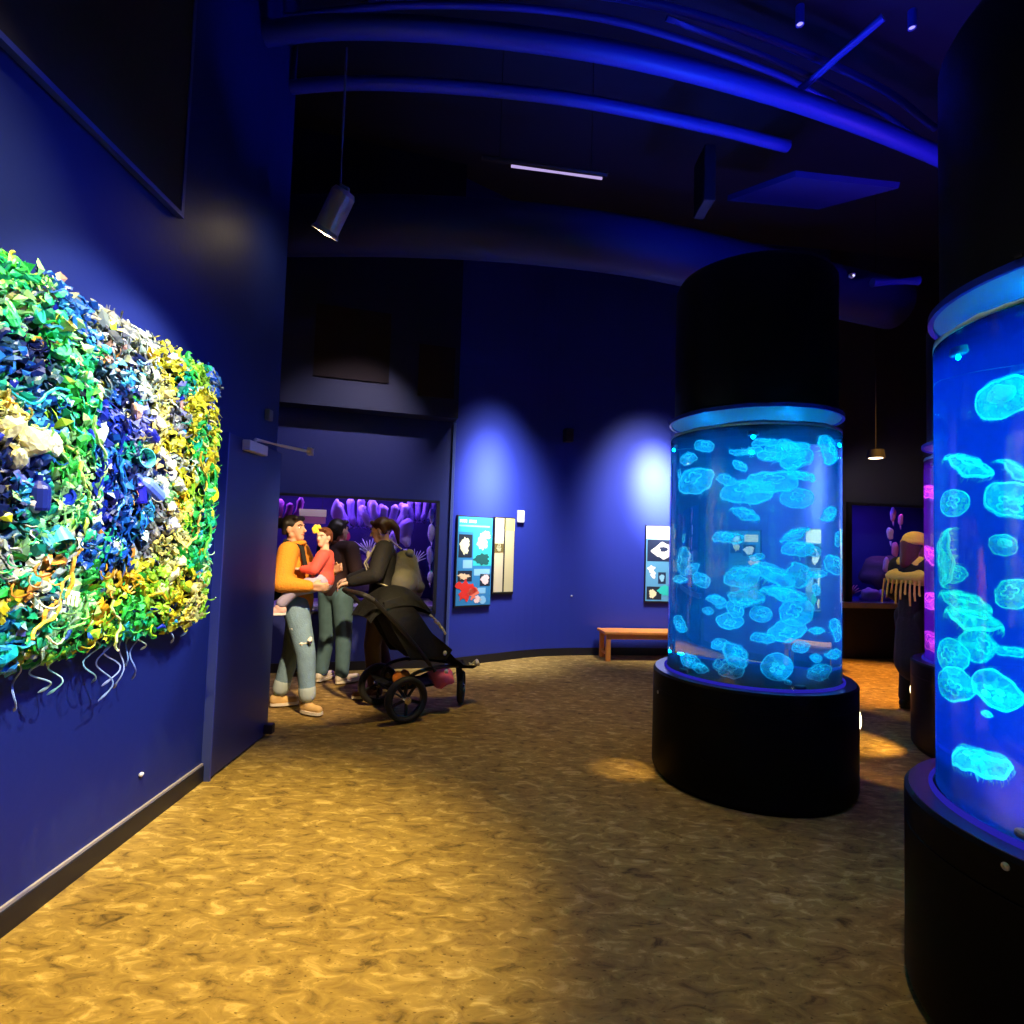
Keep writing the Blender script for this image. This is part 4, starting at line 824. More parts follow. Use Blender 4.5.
while N < 8500:
    y, z = arnd.uniform(1.25, 3.36), arnd.uniform(0.98, 2.46)
    if not art_inside(y + arnd.gauss(0, .01), z + arnd.gauss(0, .012)): continue
    N += 1
    p = Vector((-1.83 + art_depth(y, z) + arnd.uniform(-0.02, 0.025), y, z)); t, s, n = frame_at(y, z); col = art_colour(y, z); k = arnd.random()
    if k < 0.38: strip(bm, p, t, s, n, arnd.uniform(0.03, 0.075), arnd.uniform(0.012, 0.03), arnd.uniform(-0.2, 0.5), arnd.uniform(-0.9, 0.9), col)
    elif k < 0.95: shard(bm, p, t, s, n, arnd.uniform(0.010, 0.029), col)
    else: coil(bm, p, t, s, n, arnd.uniform(0.010, 0.022), col)
art = thing('debris_artwork', 'large wall artwork of green, yellow and blue plastic scraps on the left wall', 'artwork', (0, 0, 0))
sc_ = painted('plastic_scraps', bm, art); sc_['kind'] = 'stuff'
# backing board with a clipped outline
bm = bmesh.new()
ol = [(1.25, 1.02), (3.1, 1.03), (3.24, 1.09), (3.31, 1.2), (3.33, 1.5), (3.32, 2.2), (3.28, 2.34), (3.2, 2.39), (1.25, 2.40)]
f1 = [bm.verts.new((-1.826, y, z)) for y, z in ol]; f2 = [bm.verts.new((-1.775, y, z)) for y, z in ol]
bm.faces.new(f1); bm.faces.new(f2)
for k in range(len(ol)): bm.faces.new((f1[k], f1[(k + 1) % len(ol)], f2[(k + 1) % len(ol)], f2[k]))
obj('backing_board', bm, pbr('backing', (0.01, 0.03, 0.06), 0.8), art)
# the bigger finds: bottles, lids, bags, combs, cups and ropes
def big(name, y, z, fn, col=None, lab=None, off=0.012, ang=None, tilt=0.35):
    p = Vector((-1.83 + art_depth(y, z) + off, y, z)); t, s, n = frame_at(y, z, tilt, ang); c = col or art_colour(y, z)
    if name == 'plastic_bottle' and ang is None: t, s, n = frame_at(y, z, 0.15, PI / 2 - 0.5 * math.sin(y * 9))
    b_ = bmesh.new(); b_.loops.layers.float_color.new('paint'); fn(b_)
    M = Matrix(((t.x, s.x, n.x, p.x), (t.y, s.y, n.y, p.y), (t.z, s.z, n.z, p.z), (0, 0, 0, 1)))
    bmesh.ops.transform(b_, matrix=M, verts=b_.verts); setcol(b_, b_.faces, c)
    o = painted(name, b_, art)
    if lab: o['label'] = lab
    return o
def f_bottle(r, L):
    return lambda b_: lathe(b_, [(0, -L / 2), (r * .9, -L / 2), (r, -L / 2 + .01), (r, L * .15), (r * .85, L * .25), (r * .35, L * .38), (r * .35, L * .5), (r * .4, L * .5), (r * .4, L * .56), (0, L * .56)], 14, Matrix.Rotation(PI / 2, 4, 'Y'))
def f_lid(r): return lambda b_: lathe(b_, [(0, .006), (r * .6, .006), (r * .65, .012), (r * .95, .012), (r, .006), (r, -.012), (r * .9, -.012)], 18)
def f_cup(r, L): return lambda b_: lathe(b_, [(r * .7, -L / 2), (r, L / 2), (r * .93, L / 2), (r * .62, -L / 2 + .006), (0, -L / 2 + .006)], 16, Matrix.Rotation(0.8, 4, 'X'))
def f_bag(r):
    def g(b_):
        vs = ball(b_, (0, 0, 0), (r, r * .75, r * .4), 14, 9); sd = arnd.uniform(0, 50)
        for v in vs: v.co *= 1 + 0.45 * noise.noise(v.co * (2.2 / r) * 0.9 + Vector((sd, 0, 0)))
    return g
def f_comb(L, w_):
    def g(b_):
        box(b_, (0, w_ * .35, 0), (L, w_ * .3, .004))
        for k in range(9): box(b_, (-L / 2 + L * (k + .5) / 9, -w_ * .15, 0), (L / 14, w_ * .75, .003))
    return g
def f_glove(r):
    def g(b_):
        ball(b_, (0, 0, 0), (r, r * .8, r * .3), 10, 6)
        for k in range(4): tube(b_, [(r * .7, (k - 1.5) * r * .38, 0), (r * 1.9 + .1 * r * (k % 2), (k - 1.5) * r * .5, r * .2)], r * .17, seg=6)
        tube(b_, [(0, -r * .7, 0), (r * .7, -r * 1.4, .1 * r)], r * .18, seg=6)
    return g
def f_rope(L, r, w_=0.02, k=3):
    return lambda b_: tube(b_, [(L * (i / 16 - .5), w_ * math.sin(i * k / 5.) + 0.35 * L * ((i / 16 - .5) ** 2), 0.004 * math.cos(i * 2)) for i in range(17)], r, seg=6)
W_ = hexc('f4f2e0'); CR = hexc('efe9a4')
for y, z, fn, c, nm, lab in (
        (2.02, 1.80, f_bag(.075), CR, 'plastic_bag', 'cream plastic bag in the left eye of the design'), (1.93, 1.84, f_bag(.06), CR, 'plastic_bag', None), (2.12, 1.80, f_bag(.045), hexc('e8eac0'), 'plastic_bag', None), (1.97, 1.73, f_bag(.05), CR, 'plastic_bag', None),
        (2.06, 1.62, f_bottle(.038, .12), hexc('10207a'), 'plastic_bottle', 'dark blue bottle under the left eye'), (2.20, 1.62, f_lid(.035), hexc('1838b8'), 'bottle_lid', None), (2.05, 1.58, f_lid(.03), hexc('c8c8f0'), 'bottle_lid', None),
        (2.11, 2.25, f_cup(.035, .06), hexc('eee6a0'), 'plastic_cup', 'pale yellow cup near the top edge'), (2.10, 2.16, f_lid(.042), hexc('28d078'), 'bottle_lid', 'round green lid near the top'), (2.30, 1.98, f_lid(.045), hexc('20d8a0'), 'bottle_lid', None), (2.00, 2.25, f_lid(.035), hexc('40e0b0'), 'bottle_lid', None),
        (2.24, 2.09, f_bag(.032), hexc('d8f0c8'), 'plastic_bag', None), (2.33, 2.05, f_bag(.035), hexc('e8f0b0'), 'plastic_bag', None), (2.36, 1.90, f_bottle(.025, .11), hexc('d8f4c8'), 'plastic_bottle', None),
        (2.72, 2.02, f_bag(.055), W_, 'plastic_bag', 'crumpled white bag at the top of the white patch'), (2.55, 2.02, f_bag(.05), hexc('e0b098'), 'plastic_bag', 'pinkish crumpled wrapper'), (2.66, 1.95, f_bottle(.03, .10), hexc('2028a8'), 'plastic_bottle', None),
        (2.64, 1.83, f_cup(.045, .08), hexc('60d8e0'), 'plastic_cup', 'light turquoise cup beside the white patch'), (2.68, 1.70, f_bottle(.04, .17), hexc('6080e8'), 'plastic_bottle', 'lavender blue bottle at the centre'), (2.62, 1.68, f_bottle(.03, .12), hexc('1818b0'), 'plastic_bottle', None),
        (2.82, 1.86, f_bag(.06), W_, 'plastic_bag', None), (2.87, 1.80, f_bag(.055), hexc('f4f4d8'), 'plastic_bag', None), (2.79, 1.72, f_bag(.05), hexc('f0f0e8'), 'plastic_bag', None), (2.84, 1.62, f_bag(.05), hexc('eef0c0'), 'plastic_bag', None),
        (2.94, 1.74, f_bag(.055), hexc('a8a8a0'), 'plastic_bag', 'grey crushed bottle ball in the right eye'), (2.93, 1.95, f_bag(.04), hexc('e8e030'), 'plastic_bag', None), (3.07, 1.98, f_lid(.04), hexc('18b080'), 'bottle_lid', None), (3.15, 2.0, f_lid(.04), hexc('c8d878'), 'bottle_lid', None),
        (3.17, 1.85, f_glove(.035), hexc('e8c830'), 'rubber_glove', 'yellow rubber glove on the right side'), (3.25, 1.72, f_lid(.05), hexc('e0e020'), 'bottle_lid', None), (3.28, 1.60, f_bag(.045), hexc('d8e030'), 'plastic_bag', None), (3.0, 1.62, f_bag(.04), hexc('f0e860'), 'plastic_bag', None),
        (2.86, 1.52, f_bag(.05), hexc('e8e8f0'), 'plastic_bag', None), (2.66, 1.47, f_cup(.03, .06), hexc('c8e8e8'), 'plastic_cup', None), (2.5, 1.43, f_bag(.04), hexc('e8eef0'), 'plastic_bag', None), (2.62, 1.34, f_glove(.03), hexc('b0e070'), 'rubber_glove', 'lime rubber glove below the centre'),
        (2.93, 1.28, f_bag(.055), hexc('f0eeb0'), 'plastic_bag', None), (2.99, 1.36, f_bag(.05), hexc('eeeea0'), 'plastic_bag', None), (2.84, 1.22, f_bag(.05), hexc('f0f0a8'), 'plastic_bag', None), (2.18, 1.47, f_cup(.04, .07), hexc('40b8e8'), 'plastic_cup', None),
        (2.12, 1.45, f_bag(.045), hexc('50b0d0'), 'plastic_bag', None), (2.42, 1.40, f_comb(.10, .05), hexc('d8f0c0'), 'comb', None), (2.35, 1.35, f_comb(.11, .05), hexc('b8e8b0'), 'comb', None), (2.18, 1.25, f_comb(.13, .06), hexc('d0f0d0'), 'comb', None),
        (2.15, 1.08, f_comb(.12, .055), hexc('c8f4c0'), 'comb', None), (2.36, 1.20, f_bag(.04), hexc('d0f0b0'), 'plastic_bag', None), (1.97, 1.07, f_bag(.05), hexc('18c8d8'), 'plastic_bag', 'bright turquoise bag at the lower left'), (2.05, 1.32, f_bag(.04), hexc('40d8a8'), 'plastic_bag', None),
        (2.61, 1.07, f_bag(.035), hexc('20b8b8'), 'plastic_bag', None), (3.1, 1.2, f_lid(.03), hexc('e0e090'), 'bottle_lid', None), (3.2, 1.3, f_lid(.028), hexc('c8e8a0'), 'bottle_lid', None), (1.9, 2.2, f_bag(.05), hexc('38d088'), 'plastic_bag', None)):
    big(nm, y, z, fn, c, lab)
for y, z, L, r, c, a in ((2.2, 1.28, .42, .012, 'f0b040', 0.62), (2.13, 1.2, .40, .010, 'f0d050', 0.62), (2.35, 1.78, .5, .010, 'b8f090', 1.5), (2.29, 1.62, .4, .012, 'd0f080', 1.35), (2.7, 1.22, .36, .012, 'e0b828', 0.05), (2.28, 1.85, .3, .009, '30d8c0', 1.7),
                        (3.13, 1.78, .45, .009, 'e0c040', 1.62), (3.22, 1.5, .4, .012, '58c040', 1.6), (3.1, 1.5, .36, .01, 'e8c868', 1.5), (2.48, 1.65, .4, .011, '2080d8', 1.55), (2.0, 1.95, .4, .009, '20b0c0', 0.3), (2.3, 1.15, .3, .01, '90e080', 0.7), (2.5, 1.1, .3, .009, 'd0e8a0', 0.9)):
    big('rope', y, z, f_rope(L * .75, r * .62), hexc(c), None, 0.025, a, 0.1)
# loose ends hanging below the lower edge
for y, z0, L, sw, c in ((2.56, 1.02, .26, .03, '9ab8e0'), (2.60, 1.02, .20, .04, 'b8c8e8'), (2.66, 1.03, .24, .03, 'a0b0d8'), (2.70, 1.03, .16, .02, '88b0d8'), (2.80, 1.03, .10, .02, 'c0d8c0'), (2.47, 1.01, .16, .03, '90c8d8'), (2.28, 1.0, .14, .02, '90d0c0'),
                       (2.21, 1.0, .12, .03, 'b0d8d0'), (2.10, 1.0, .16, .02, '98b0d8'), (3.05, 1.05, .13, .02, 'b0c8e0'), (3.14, 1.08, .14, .03, '80b8d8'), (2.75, 1.02, .22, .015, '8098d0'), (3.31, 1.35, .12, .03, '90b8d8'), (3.3, 1.22, .16, .03, '70a8d0')):
    b_ = bmesh.new(); b_.loops.layers.float_color.new('paint')
    tube(b_, catmull([(-1.80 + .05 + 0.02 * math.sin(i), y + sw * math.sin(i * 0.9 + y * 20), z0 + 0.04 - (L + 0.04) * i / 10) for i in range(11)], 4), [0.0032] * 36 + [0.0045, 0.006, 0.006, 0.0045, 0.002], seg=5); setcol(b_, b_.faces, hexc(c)); painted('hanging_strand', b_, art)
# ================================================================== alcove aquarium (reef) behind the people
M_glass = clear_pane('aquarium_glass', (0.97, 0.98, 1.0), 0.03, 0.02)
tkA = thing('reef_aquarium', 'wide reef aquarium window glowing violet behind the people', 'aquarium', (0, 0, 0))
bm = bmesh.new(); abox(bm, 0.1, 2.22, -0.055, -0.04, 0.66, 1.95); obj('glass_pane', bm, M_glass, tkA)
bm = bmesh.new(); abox(bm, -0.1, 2.35, -1.15, -1.1, 0.4, 2.3); abox(bm, -0.12, -0.08, -1.1, -0.12, 0.4, 2.3); abox(bm, 2.35, 2.39, -1.1, -0.12, 0.4, 2.3); abox(bm, -0.1, 2.35, -1.1, -0.12, 0.4, 0.66)
obj('tank_shell', bm, pbr('tank_backdrop', (0.02, 0.015, 0.10), 0.8, var=0.5, vscale=3), tkA)
bm = bmesh.new(); abox(bm, -0.1, 2.35, -1.1, -0.12, 2.28, 2.32); obj('lid', bm, M_dark, tkA)
bm = bmesh.new(); abox(bm, 0.09, 0.13, -0.03, 0.012, 0.64, 1.97); abox(bm, 2.19, 2.23, -0.03, 0.012, 0.64, 1.97); abox(bm, 0.09, 2.23, -0.03, 0.012, 1.94, 1.97); abox(bm, 0.09, 2.23, -0.03, 0.012, 0.63, 0.665); obj('window_frame', bm, M_dark, tkA)
bm = bmesh.new(); abox(bm, 0.1, 2.3, -1.08, -0.14, 0.661, 0.70); obj('sand_bed', bm, pbr('sand', (0.35, 0.3, 0.35), 0.9, bump=0.5), tkA)
for k in range(3):
    u = 0.4 + 0.72 * k; bm = bmesh.new(); abox(bm, u - 0.2, u + 0.2, -0.6, -0.4, 2.22, 2.26); obj('lamp_bar', bm, M_dark, tkA)
    p = aq(u, -0.5, 2.2); area('reef_light', p, p + Vector((0, 0, -1)), 9, (0.32, 0.14, 1.0), 0.36, 0.16, 'RECTANGLE')
M_cor = [pbr('coral_violet', (0.55, 0.40, 0.95), 0.7, bump=0.5), pbr('coral_lilac', (0.75, 0.62, 0.95), 0.7, bump=0.5), pbr('coral_magenta', (0.75, 0.20, 0.60), 0.7, bump=0.5), pbr('coral_rock', (0.12, 0.07, 0.16), 0.9, bump=0.8), pbr('coral_crimson', (0.55, 0.03, 0.10), 0.8, bump=0.5), pbr('coral_yellow', (0.95, 0.75, 0.05), 0.7, bump=0.4)]
def lump(bm, c, r, sd, amp=0.35, fq=2.0):
    vs = ball(bm, (0, 0, 0), r, 20, 14); R = max(r) if isinstance(r, (list, tuple)) else r
    for v in vs: v.co *= 1 + amp * noise.noise(v.co * (fq / R) + Vector((sd, sd * .7, 0)))
    bmesh.ops.translate(bm, vec=c, verts=vs)
def coral(name, u, n, z, kind, size, mat, label, sd):
    t = thing(name, label, 'coral', aq(u, n, z), math.atan2(DU.y, DU.x)); rnd = random.Random(sd)
    if kind == 'lobes':                                   # hanging or standing finger lobes
        for k in range(5):
            bm = bmesh.new(); a = rnd.uniform(-.5, .5); x_ = (k - 2) * size * .33
            pts = [(x_ * .5, 0, 0), (x_, rnd.uniform(-.1, .1) * size, size * .5), (x_ * 1.15, rnd.uniform(-.2, .2) * size, size * rnd.uniform(.8, 1.2))]
            tube(bm, catmull(pts, 4), [size * .08] * 2 + [size * .13] * 5 + [size * .15, size * .06], seg=9); obj('lobe', bm, mat, t, smooth=True)
    elif kind == 'drop':                                  # one tall pointed lobe
        bm = bmesh.new(); lump(bm, (0, 0, size * .5), (size * .22, size * .18, size * .52), sd, .35, 1.6); obj('lobe', bm, mat, t, smooth=True)
        bm = bmesh.new(); tube(bm, [(0, 0, 0), (.04 * size, 0, -size * .35)], [size * .07, size * .03], seg=7); obj('stalk', bm, mat, t, smooth=True)
    elif kind == 'fan':
        bm = bmesh.new()
        for k in range(11):
            a = -1.0 + 2.0 * k / 10; l = size * rnd.uniform(.75, 1.05)
            tube(bm, [(0, 0, 0), (.5 * l * math.sin(a * .8), .02, .5 * l * math.cos(a * .8)), (l * math.sin(a), 0, l * math.cos(a))], [size * .05, size * .04, size * .02], seg=6)
        obj('branches', bm, mat, t, smooth=True)
    else:
        bm = bmesh.new(); lump(bm, (0, 0, size * .4), (size, size * .6, size * .7), sd, .45, 2.2); obj('rock_body', bm, mat, t, smooth=True)
    return t
for i, (u, n, z, kd, sz, mi, nm, lab) in enumerate((
        (0.42, -0.35, 1.62, 'lobes', .30, 2, 'coral', 'pinkish violet coral at the top left corner of the reef window'),
        (1.06, -0.45, 1.66, 'drop', .30, 1, 'coral', 'lilac coral spike at the top of the reef window right of the pale sign'),
        (1.02, -0.30, 1.42, 'rock', .17, 4, 'coral_rock', 'dark crimson coral boulder behind the child in the reef window'),
        (1.34, -0.6, 1.62, 'lobes', .34, 0, 'coral', 'violet finger coral hanging above the dark-haired person'),
        (1.62, -0.55, 1.60, 'lobes', .36, 1, 'coral', 'lilac finger coral above the person with the backpack'),
        (1.45, -0.3, 1.28, 'fan', .24, 1, 'coral', 'pale fan coral between the two dark-clad people'),
        (1.88, -0.35, 1.38, 'drop', .40, 0, 'coral', 'tall pointed violet coral right of the person with the backpack'),
        (1.74, -0.4, 1.30, 'drop', .30, 1, 'coral', 'slim lilac coral close beside the backpack wearer'),
        (1.99, -0.3, 1.18, 'fan', .22, 1, 'coral', 'low lilac fan coral above the backpack'),
        (2.05, -0.6, 1.72, 'lobes', .28, 0, 'coral', 'violet finger coral at the top right of the reef window'),
        (2.16, -0.16, 1.72, 'drop', .16, 1, 'coral', 'uppermost pale coral at the right frame of the reef window'),
        (2.17, -0.16, 1.48, 'drop', .20, 1, 'coral', 'second pale coral from the top at the right frame of the reef window'),
        (2.16, -0.16, 1.20, 'drop', .22, 0, 'coral', 'third pale coral from the top at the right frame of the reef window'),
        (2.17, -0.16, 0.98, 'drop', .15, 1, 'coral', 'lowest pale coral at the right frame of the reef window'),
        (1.88, -0.35, 0.70, 'rock', .12, 0, 'coral_rock', 'small violet coral lump low in the reef window behind the stroller'),
        (1.2, -0.62, 0.90, 'rock', .38, 3, 'coral_rock', 'big dark rock in the left half of the reef window'),
        (1.85, -0.75, 0.85, 'rock', .34, 3, 'coral_rock', 'big dark rock in the right half of the reef window'))):
    coral(nm, u, n, z, kd, sz, M_cor[mi], lab, i + 3)
sg = thing('hanging_sign', 'pale pinkish sign plate on the reef window above the child', 'sign', aq(0.80, 0.03, 1.70), math.atan2(DU.y, DU.x))
bm = bmesh.new(); boxmm(bm, (-0.145, -0.012, 0.02), (0.145, 0.0, 0.10), bevel=0.003); obj('plate', bm, pbr('sign_pink', (0.90, 0.70, 0.74), 0.5), sg)
bm = bmesh.new(); boxmm(bm, (-0.14, -0.011, -0.06), (0.14, 0.0, 0.018)); obj('lower_plate', bm, pbr('sign_mauve', (0.40, 0.12, 0.35), 0.5), sg)
bm = bmesh.new(); tube(bm, [(-0.1, -0.006, 0.10), (-0.1, -0.006, 0.25)], 0.004, seg=5); tube(bm, [(0.1, -0.006, 0.10), (0.1, -0.006, 0.25)], 0.004, seg=5); obj('wire', bm, M_dark, sg)

# ================================================================== far-right aquarium
tkB = thing('deep_aquarium', 'dark blue aquarium in the far wall between the middle tank and the magenta tank', 'aquarium', (0, 0, 0))
bm = bmesh.new(); rbox(bm, 0.32, 2.6, -0.06, -0.045, 0.8, 2.22); obj('glass_pane', bm, M_glass, tkB)
bm = bmesh.new(); rbox(bm, 0.2, 2.7, -1.15, -1.1, 0.5, 2.5); rbox(bm, 0.18, 0.22, -1.1, -0.12, 0.5, 2.5); rbox(bm, 2.68, 2.72, -1.1, -0.12, 0.5, 2.5); rbox(bm, 0.2, 2.7, -1.1, -0.12, 0.5, 0.79); obj('tank_shell', bm, pbr('deep_backdrop', (0.01, 0.02, 0.30), 0.8, var=0.4, vscale=2), tkB)
bm = bmesh.new(); rbox(bm, 0.2, 2.7, -1.1, -0.12, 2.48, 2.52); obj('lid', bm, M_dark, tkB)
bm = bmesh.new(); rbox(bm, 0.26, 2.65, 0.001, 0.05, 2.2, 2.24); rbox(bm, 0.26, 0.32, 0.001, 0.05, 0.8, 2.2); obj('window_frame', bm, M_dark, tkB)
bm = bmesh.new(); rbox(bm, 0.1, 2.9, 0.001, 0.16, 0.72, 0.80, bevel=0.01); obj('ledge', bm, pbr('ledge_grey', (0.20, 0.20, 0.24), 0.35), tkB)
bm = bmesh.new(); rbox(bm, 0.15, 2.9, 0.001, 0.10, 0.0, 0.715); obj('cabinet', bm, M_dark, tkB)
for u, pw, c in ((0.8, 7, (0.05, 0.10, 1.0)), (1.5, 3.5, (0.8, 0.15, 0.9))):
    bm = bmesh.new(); rbox(bm, u - 0.2, u + 0.2, -0.5, -0.3, 2.42, 2.46); obj('lamp_bar', bm, M_dark, tkB)
    p = rp(u, -0.4, 2.4); area('deep_light', p, p + Vector((0, 0, -1)), pw, c, 0.36, 0.16, 'RECTANGLE')
def coral2(name, u, n, z, kd, sz, mat, lab, sd):
    t = coral(name, 0, 0, 0, kd, sz, mat, lab, sd); t.location = rp(u, n, z); return t
P1 = pbr('coral_pink', (0.95, 0.35, 0.55), 0.7); P2 = pbr('coral_mauve', (0.80, 0.45, 0.85), 0.7)
coral2('coral', 0.47, -0.2, 0.80, 'fan', .28, P1, 'pink branching coral at the lower left corner of the far aquarium', 41)
coral2('coral', 0.85, -0.25, 0.80, 'rock', .16, P2, 'low mauve coral heap at the bottom of the far aquarium', 42)
coral2('coral', 1.12, -0.3, 0.80, 'rock', .14, P2, 'second mauve coral heap beside the yellow-hatted person', 43)
for k, (u, z, s_, lab) in enumerate(((1.22, 2.0, .2, 'uppermost magenta coral spike on the rock column of the far aquarium'), (1.20, 1.70, .22, 'second magenta coral spike from the top of the far rock column'), (1.30, 1.45, .24, 'third magenta coral spike from the top of the far rock column'), (1.18, 1.20, .24, 'lowest magenta coral spike on the far rock column'), (1.45, 1.95, .18, 'right-hand magenta coral spike near the top of the far aquarium'))):
    coral2('coral', u, -0.22 - 0.03 * k, z, 'drop', s_, P2 if k % 2 else M_cor[2], lab, 50 + k)
coral2('coral_rock', 1.5, -0.65, 1.02, 'rock', .42, M_cor[3], 'dark rock column at the right of the far aquarium', 61)
coral2('coral', 0.66, -0.5, 1.2, 'drop', .3, pbr('coral_blue', (0.15, 0.25, 0.9), 0.7), 'dim blue coral at the left of the far aquarium', 62)

# downlight over the passage
t = thing('downlight', 'bright oval downlight in the dark right of the middle tank', 'lamp', (4.40, 7.0, 2.66))
bm = bmesh.new(); lathe(bm, [(0, 0.10), (0.09, 0.10), (0.10, 0.0), (0.085, 0.0), (0.075, 0.04), (0, 0.04)], 24); obj('housing', bm, M_dark, t)
bm = bmesh.new(); lathe(bm, [(0, 0.0), (0.075, 0.0), (0.075, 0.035), (0, 0.035)], 20); obj('lens', bm, glow('downlight_lens', (1.0, 0.70, 0.40), 9), t)
bm = bmesh.new(); tube(bm, [(0, 0, 0.10), (0, 0, 3.3)], 0.005, seg=6); obj('stem', bm, M_dark, t)
# ================================================================== people
def skin_mat(name, c): 
    m = pbr(name, c, 0.5, spec=0.35); m.node_tree.nodes['Principled BSDF'].inputs['Subsurface Weight'].default_value = 0.0
    return m
M_eye = pbr('eye_white', (0.75, 0.73, 0.70), 0.25); M_iris = pbr('iris_brown', (0.03, 0.015, 0.008), 0.2); M_lip = pbr('lips', (0.50, 0.12, 0.10), 0.45)
V = Vector
def person(label, loc, rotz, J, skin, hs=1.0, group=None, curl=0.9, headdir=(0, 1, 0), detail=0.008):
    """J: joints in local metres (x right, y forward, z up). One fused body; eyes, lips, hair and clothes are children."""
    root = thing('person', label, 'person', loc, rotz, group)
    bm = bmesh.new()
    g = {k: V(v) for k, v in J.items()}
    side = (g['shR'] - g['shL']).normalized()
    # trunk
    cone_bone(bm, g['pelvis'], .125 * hs, g['waist'], .105 * hs, .78, V((0, 1, 0))); cone_bone(bm, g['waist'], .105 * hs, g['chest'], .135 * hs, .75, V((0, 1, 0)))
    cone_bone(bm, g['chest'] + V((0, 0, .05 * hs)), .12 * hs, g['neck'] - V((0, 0, .05 * hs)), .065 * hs, .8, V((0, 1, 0)))
    cone_bone(bm, g['shL'], .055 * hs, g['shR'], .055 * hs)
    hd = V(headdir).normalized(); hc = g['head']; hr = hd.cross(V((0, 0, 1))).normalized(); hu = hr.cross(hd).normalized()
    cone_bone(bm, g['neck'] - V((0, 0, .06 * hs)), .056 * hs, hc - hu * .04 * hs - hd * .015 * hs, .05 * hs)
    def hp(x_, y_, z_): return hc + hr * (x_ * hs) + hd * (y_ * hs) + hu * (z_ * hs)
    RH = Matrix((hr, hd, hu)).transposed()
    ball(bm, hp(0, -.012, .03), (.074 * hs, .093 * hs, .088 * hs), 18, 12, rot=RH)                        # skull
    cone_bone(bm, hp(0, .03, -.01), .062 * hs, hp(0, .055, -.075), .036 * hs)                              # face down to the chin
    cone_bone(bm, hp(-.04, .0, -.05), .03 * hs, hp(.04, .0, -.05), .03 * hs)                               # jaw
    cone_bone(bm, hp(0, .088, .012), .009 * hs, hp(0, .107, -.022), .014 * hs)                             # nose
    cone_bone(bm, hp(-.036, .078, .03), .011 * hs, hp(.036, .078, .03), .011 * hs)                         # brow
    for s in (-1, 1):
        ball(bm, hp(s * .076, -.005, -.005), (.012 * hs, .022 * hs, .034 * hs), 10, 8, rot=RH)             # ears
    # arms and hands
    for S, s in (('L', -1), ('R', 1)):
        sh, el, wr = g['sh' + S], g['el' + S], g['wr' + S]
        cone_bone(bm, sh, .052 * hs, el, .040 * hs); cone_bone(bm, el, .041 * hs, wr, .026 * hs)
        f = (wr - el).normalized()
        pn_ = V(J.get('palm' + S, (0, 0, -1))); pn_ = (pn_ - f * f.dot(pn_)).normalized(); ac = f.cross(pn_).normalized()      # palm normal, across
        k0 = wr + f * .085 * hs
        cone_bone(bm, wr, .024 * hs, k0, .032 * hs, .45, pn_)
        cone_bone(bm, wr + f * .03 * hs - ac * .02 * hs, .018 * hs, k0 - ac * .022 * hs, .016 * hs); cone_bone(bm, wr + f * .03 * hs + ac * .02 * hs, .018 * hs, k0 + ac * .022 * hs, .016 * hs)
        for i, (o_, ln) in enumerate(((-.030, .062), (-.010, .075), (.010, .080), (.030, .070))):
            b0 = k0 + ac * (o_ * hs); c1 = curl * (0.6 + .1 * i)
            d1 = (f * math.cos(c1 * .5) + pn_ * math.sin(c1 * .5)); d2 = (f * math.cos(c1 * 1.5) + pn_ * math.sin(c1 * 1.5))
            m1 = b0 + d1 * ln * .55 * hs; cone_bone(bm, b0 - f * .012 * hs, .0105 * hs, m1, .0095 * hs, seg=8); cone_bone(bm, m1, .0095 * hs, m1 + d2 * ln * .5 * hs, .0075 * hs, seg=8)
        tb = wr + f * .028 * hs + ac * (s * .026 * hs); t1 = tb + (f * .7 + ac * s * .7).normalized() * .036 * hs + pn_ * .012 * hs
        cone_bone(bm, tb, .013 * hs, t1, .011 * hs, seg=8); cone_bone(bm, t1, .011 * hs, t1 + (f * .9 + pn_ * .5).normalized() * .032 * hs, .0085 * hs, seg=8)
    for S in 'LR':
        hp_, kn, an, to = g['hip' + S], g['kn' + S], g['an' + S], g['toe' + S]
        cone_bone(bm, hp_, .088 * hs, kn, .056 * hs); cone_bone(bm, kn, .055 * hs, an + (kn - an) * .35, .05 * hs); cone_bone(bm, an + (kn - an) * .35, .05 * hs, an, .034 * hs)
        cone_bone(bm, an - V((0, 0, .03 * hs)), .036 * hs, to, .026 * hs)
    body = fused('body', bm, detail * max(.8, hs), skin, root, 2)
    for s in (-1, 1):
        b_ = bmesh.new(); ball(b_, hp(s * .031, .074, .008), (.013 * hs, .010 * hs, .009 * hs), 12, 8, rot=RH); e_ = obj('eye', b_, M_eye, root, smooth=True)
        b_ = bmesh.new(); ball(b_, hp(s * .031, .0815, .008), (.006 * hs, .004 * hs, .006 * hs), 8, 6, rot=RH); obj('iris', b_, M_iris, e_, smooth=True)
        b_ = bmesh.new(); tube(b_, [hp(s * .016, .092, .030), hp(s * .034, .087, .034), hp(s * .050, .072, .028)], [.004 * hs, .005 * hs, .003 * hs], seg=5); obj('eyebrow', b_, M_iris, root)
    b_ = bmesh.new(); tube(b_, [hp(-.022, .082, -.052), hp(0, .094, -.048), hp(.022, .082, -.052)], [.003 * hs, .007 * hs, .003 * hs], seg=6); obj('lips', b_, M_lip, root)
    return root, g, hp, RH, hr, hd, hu
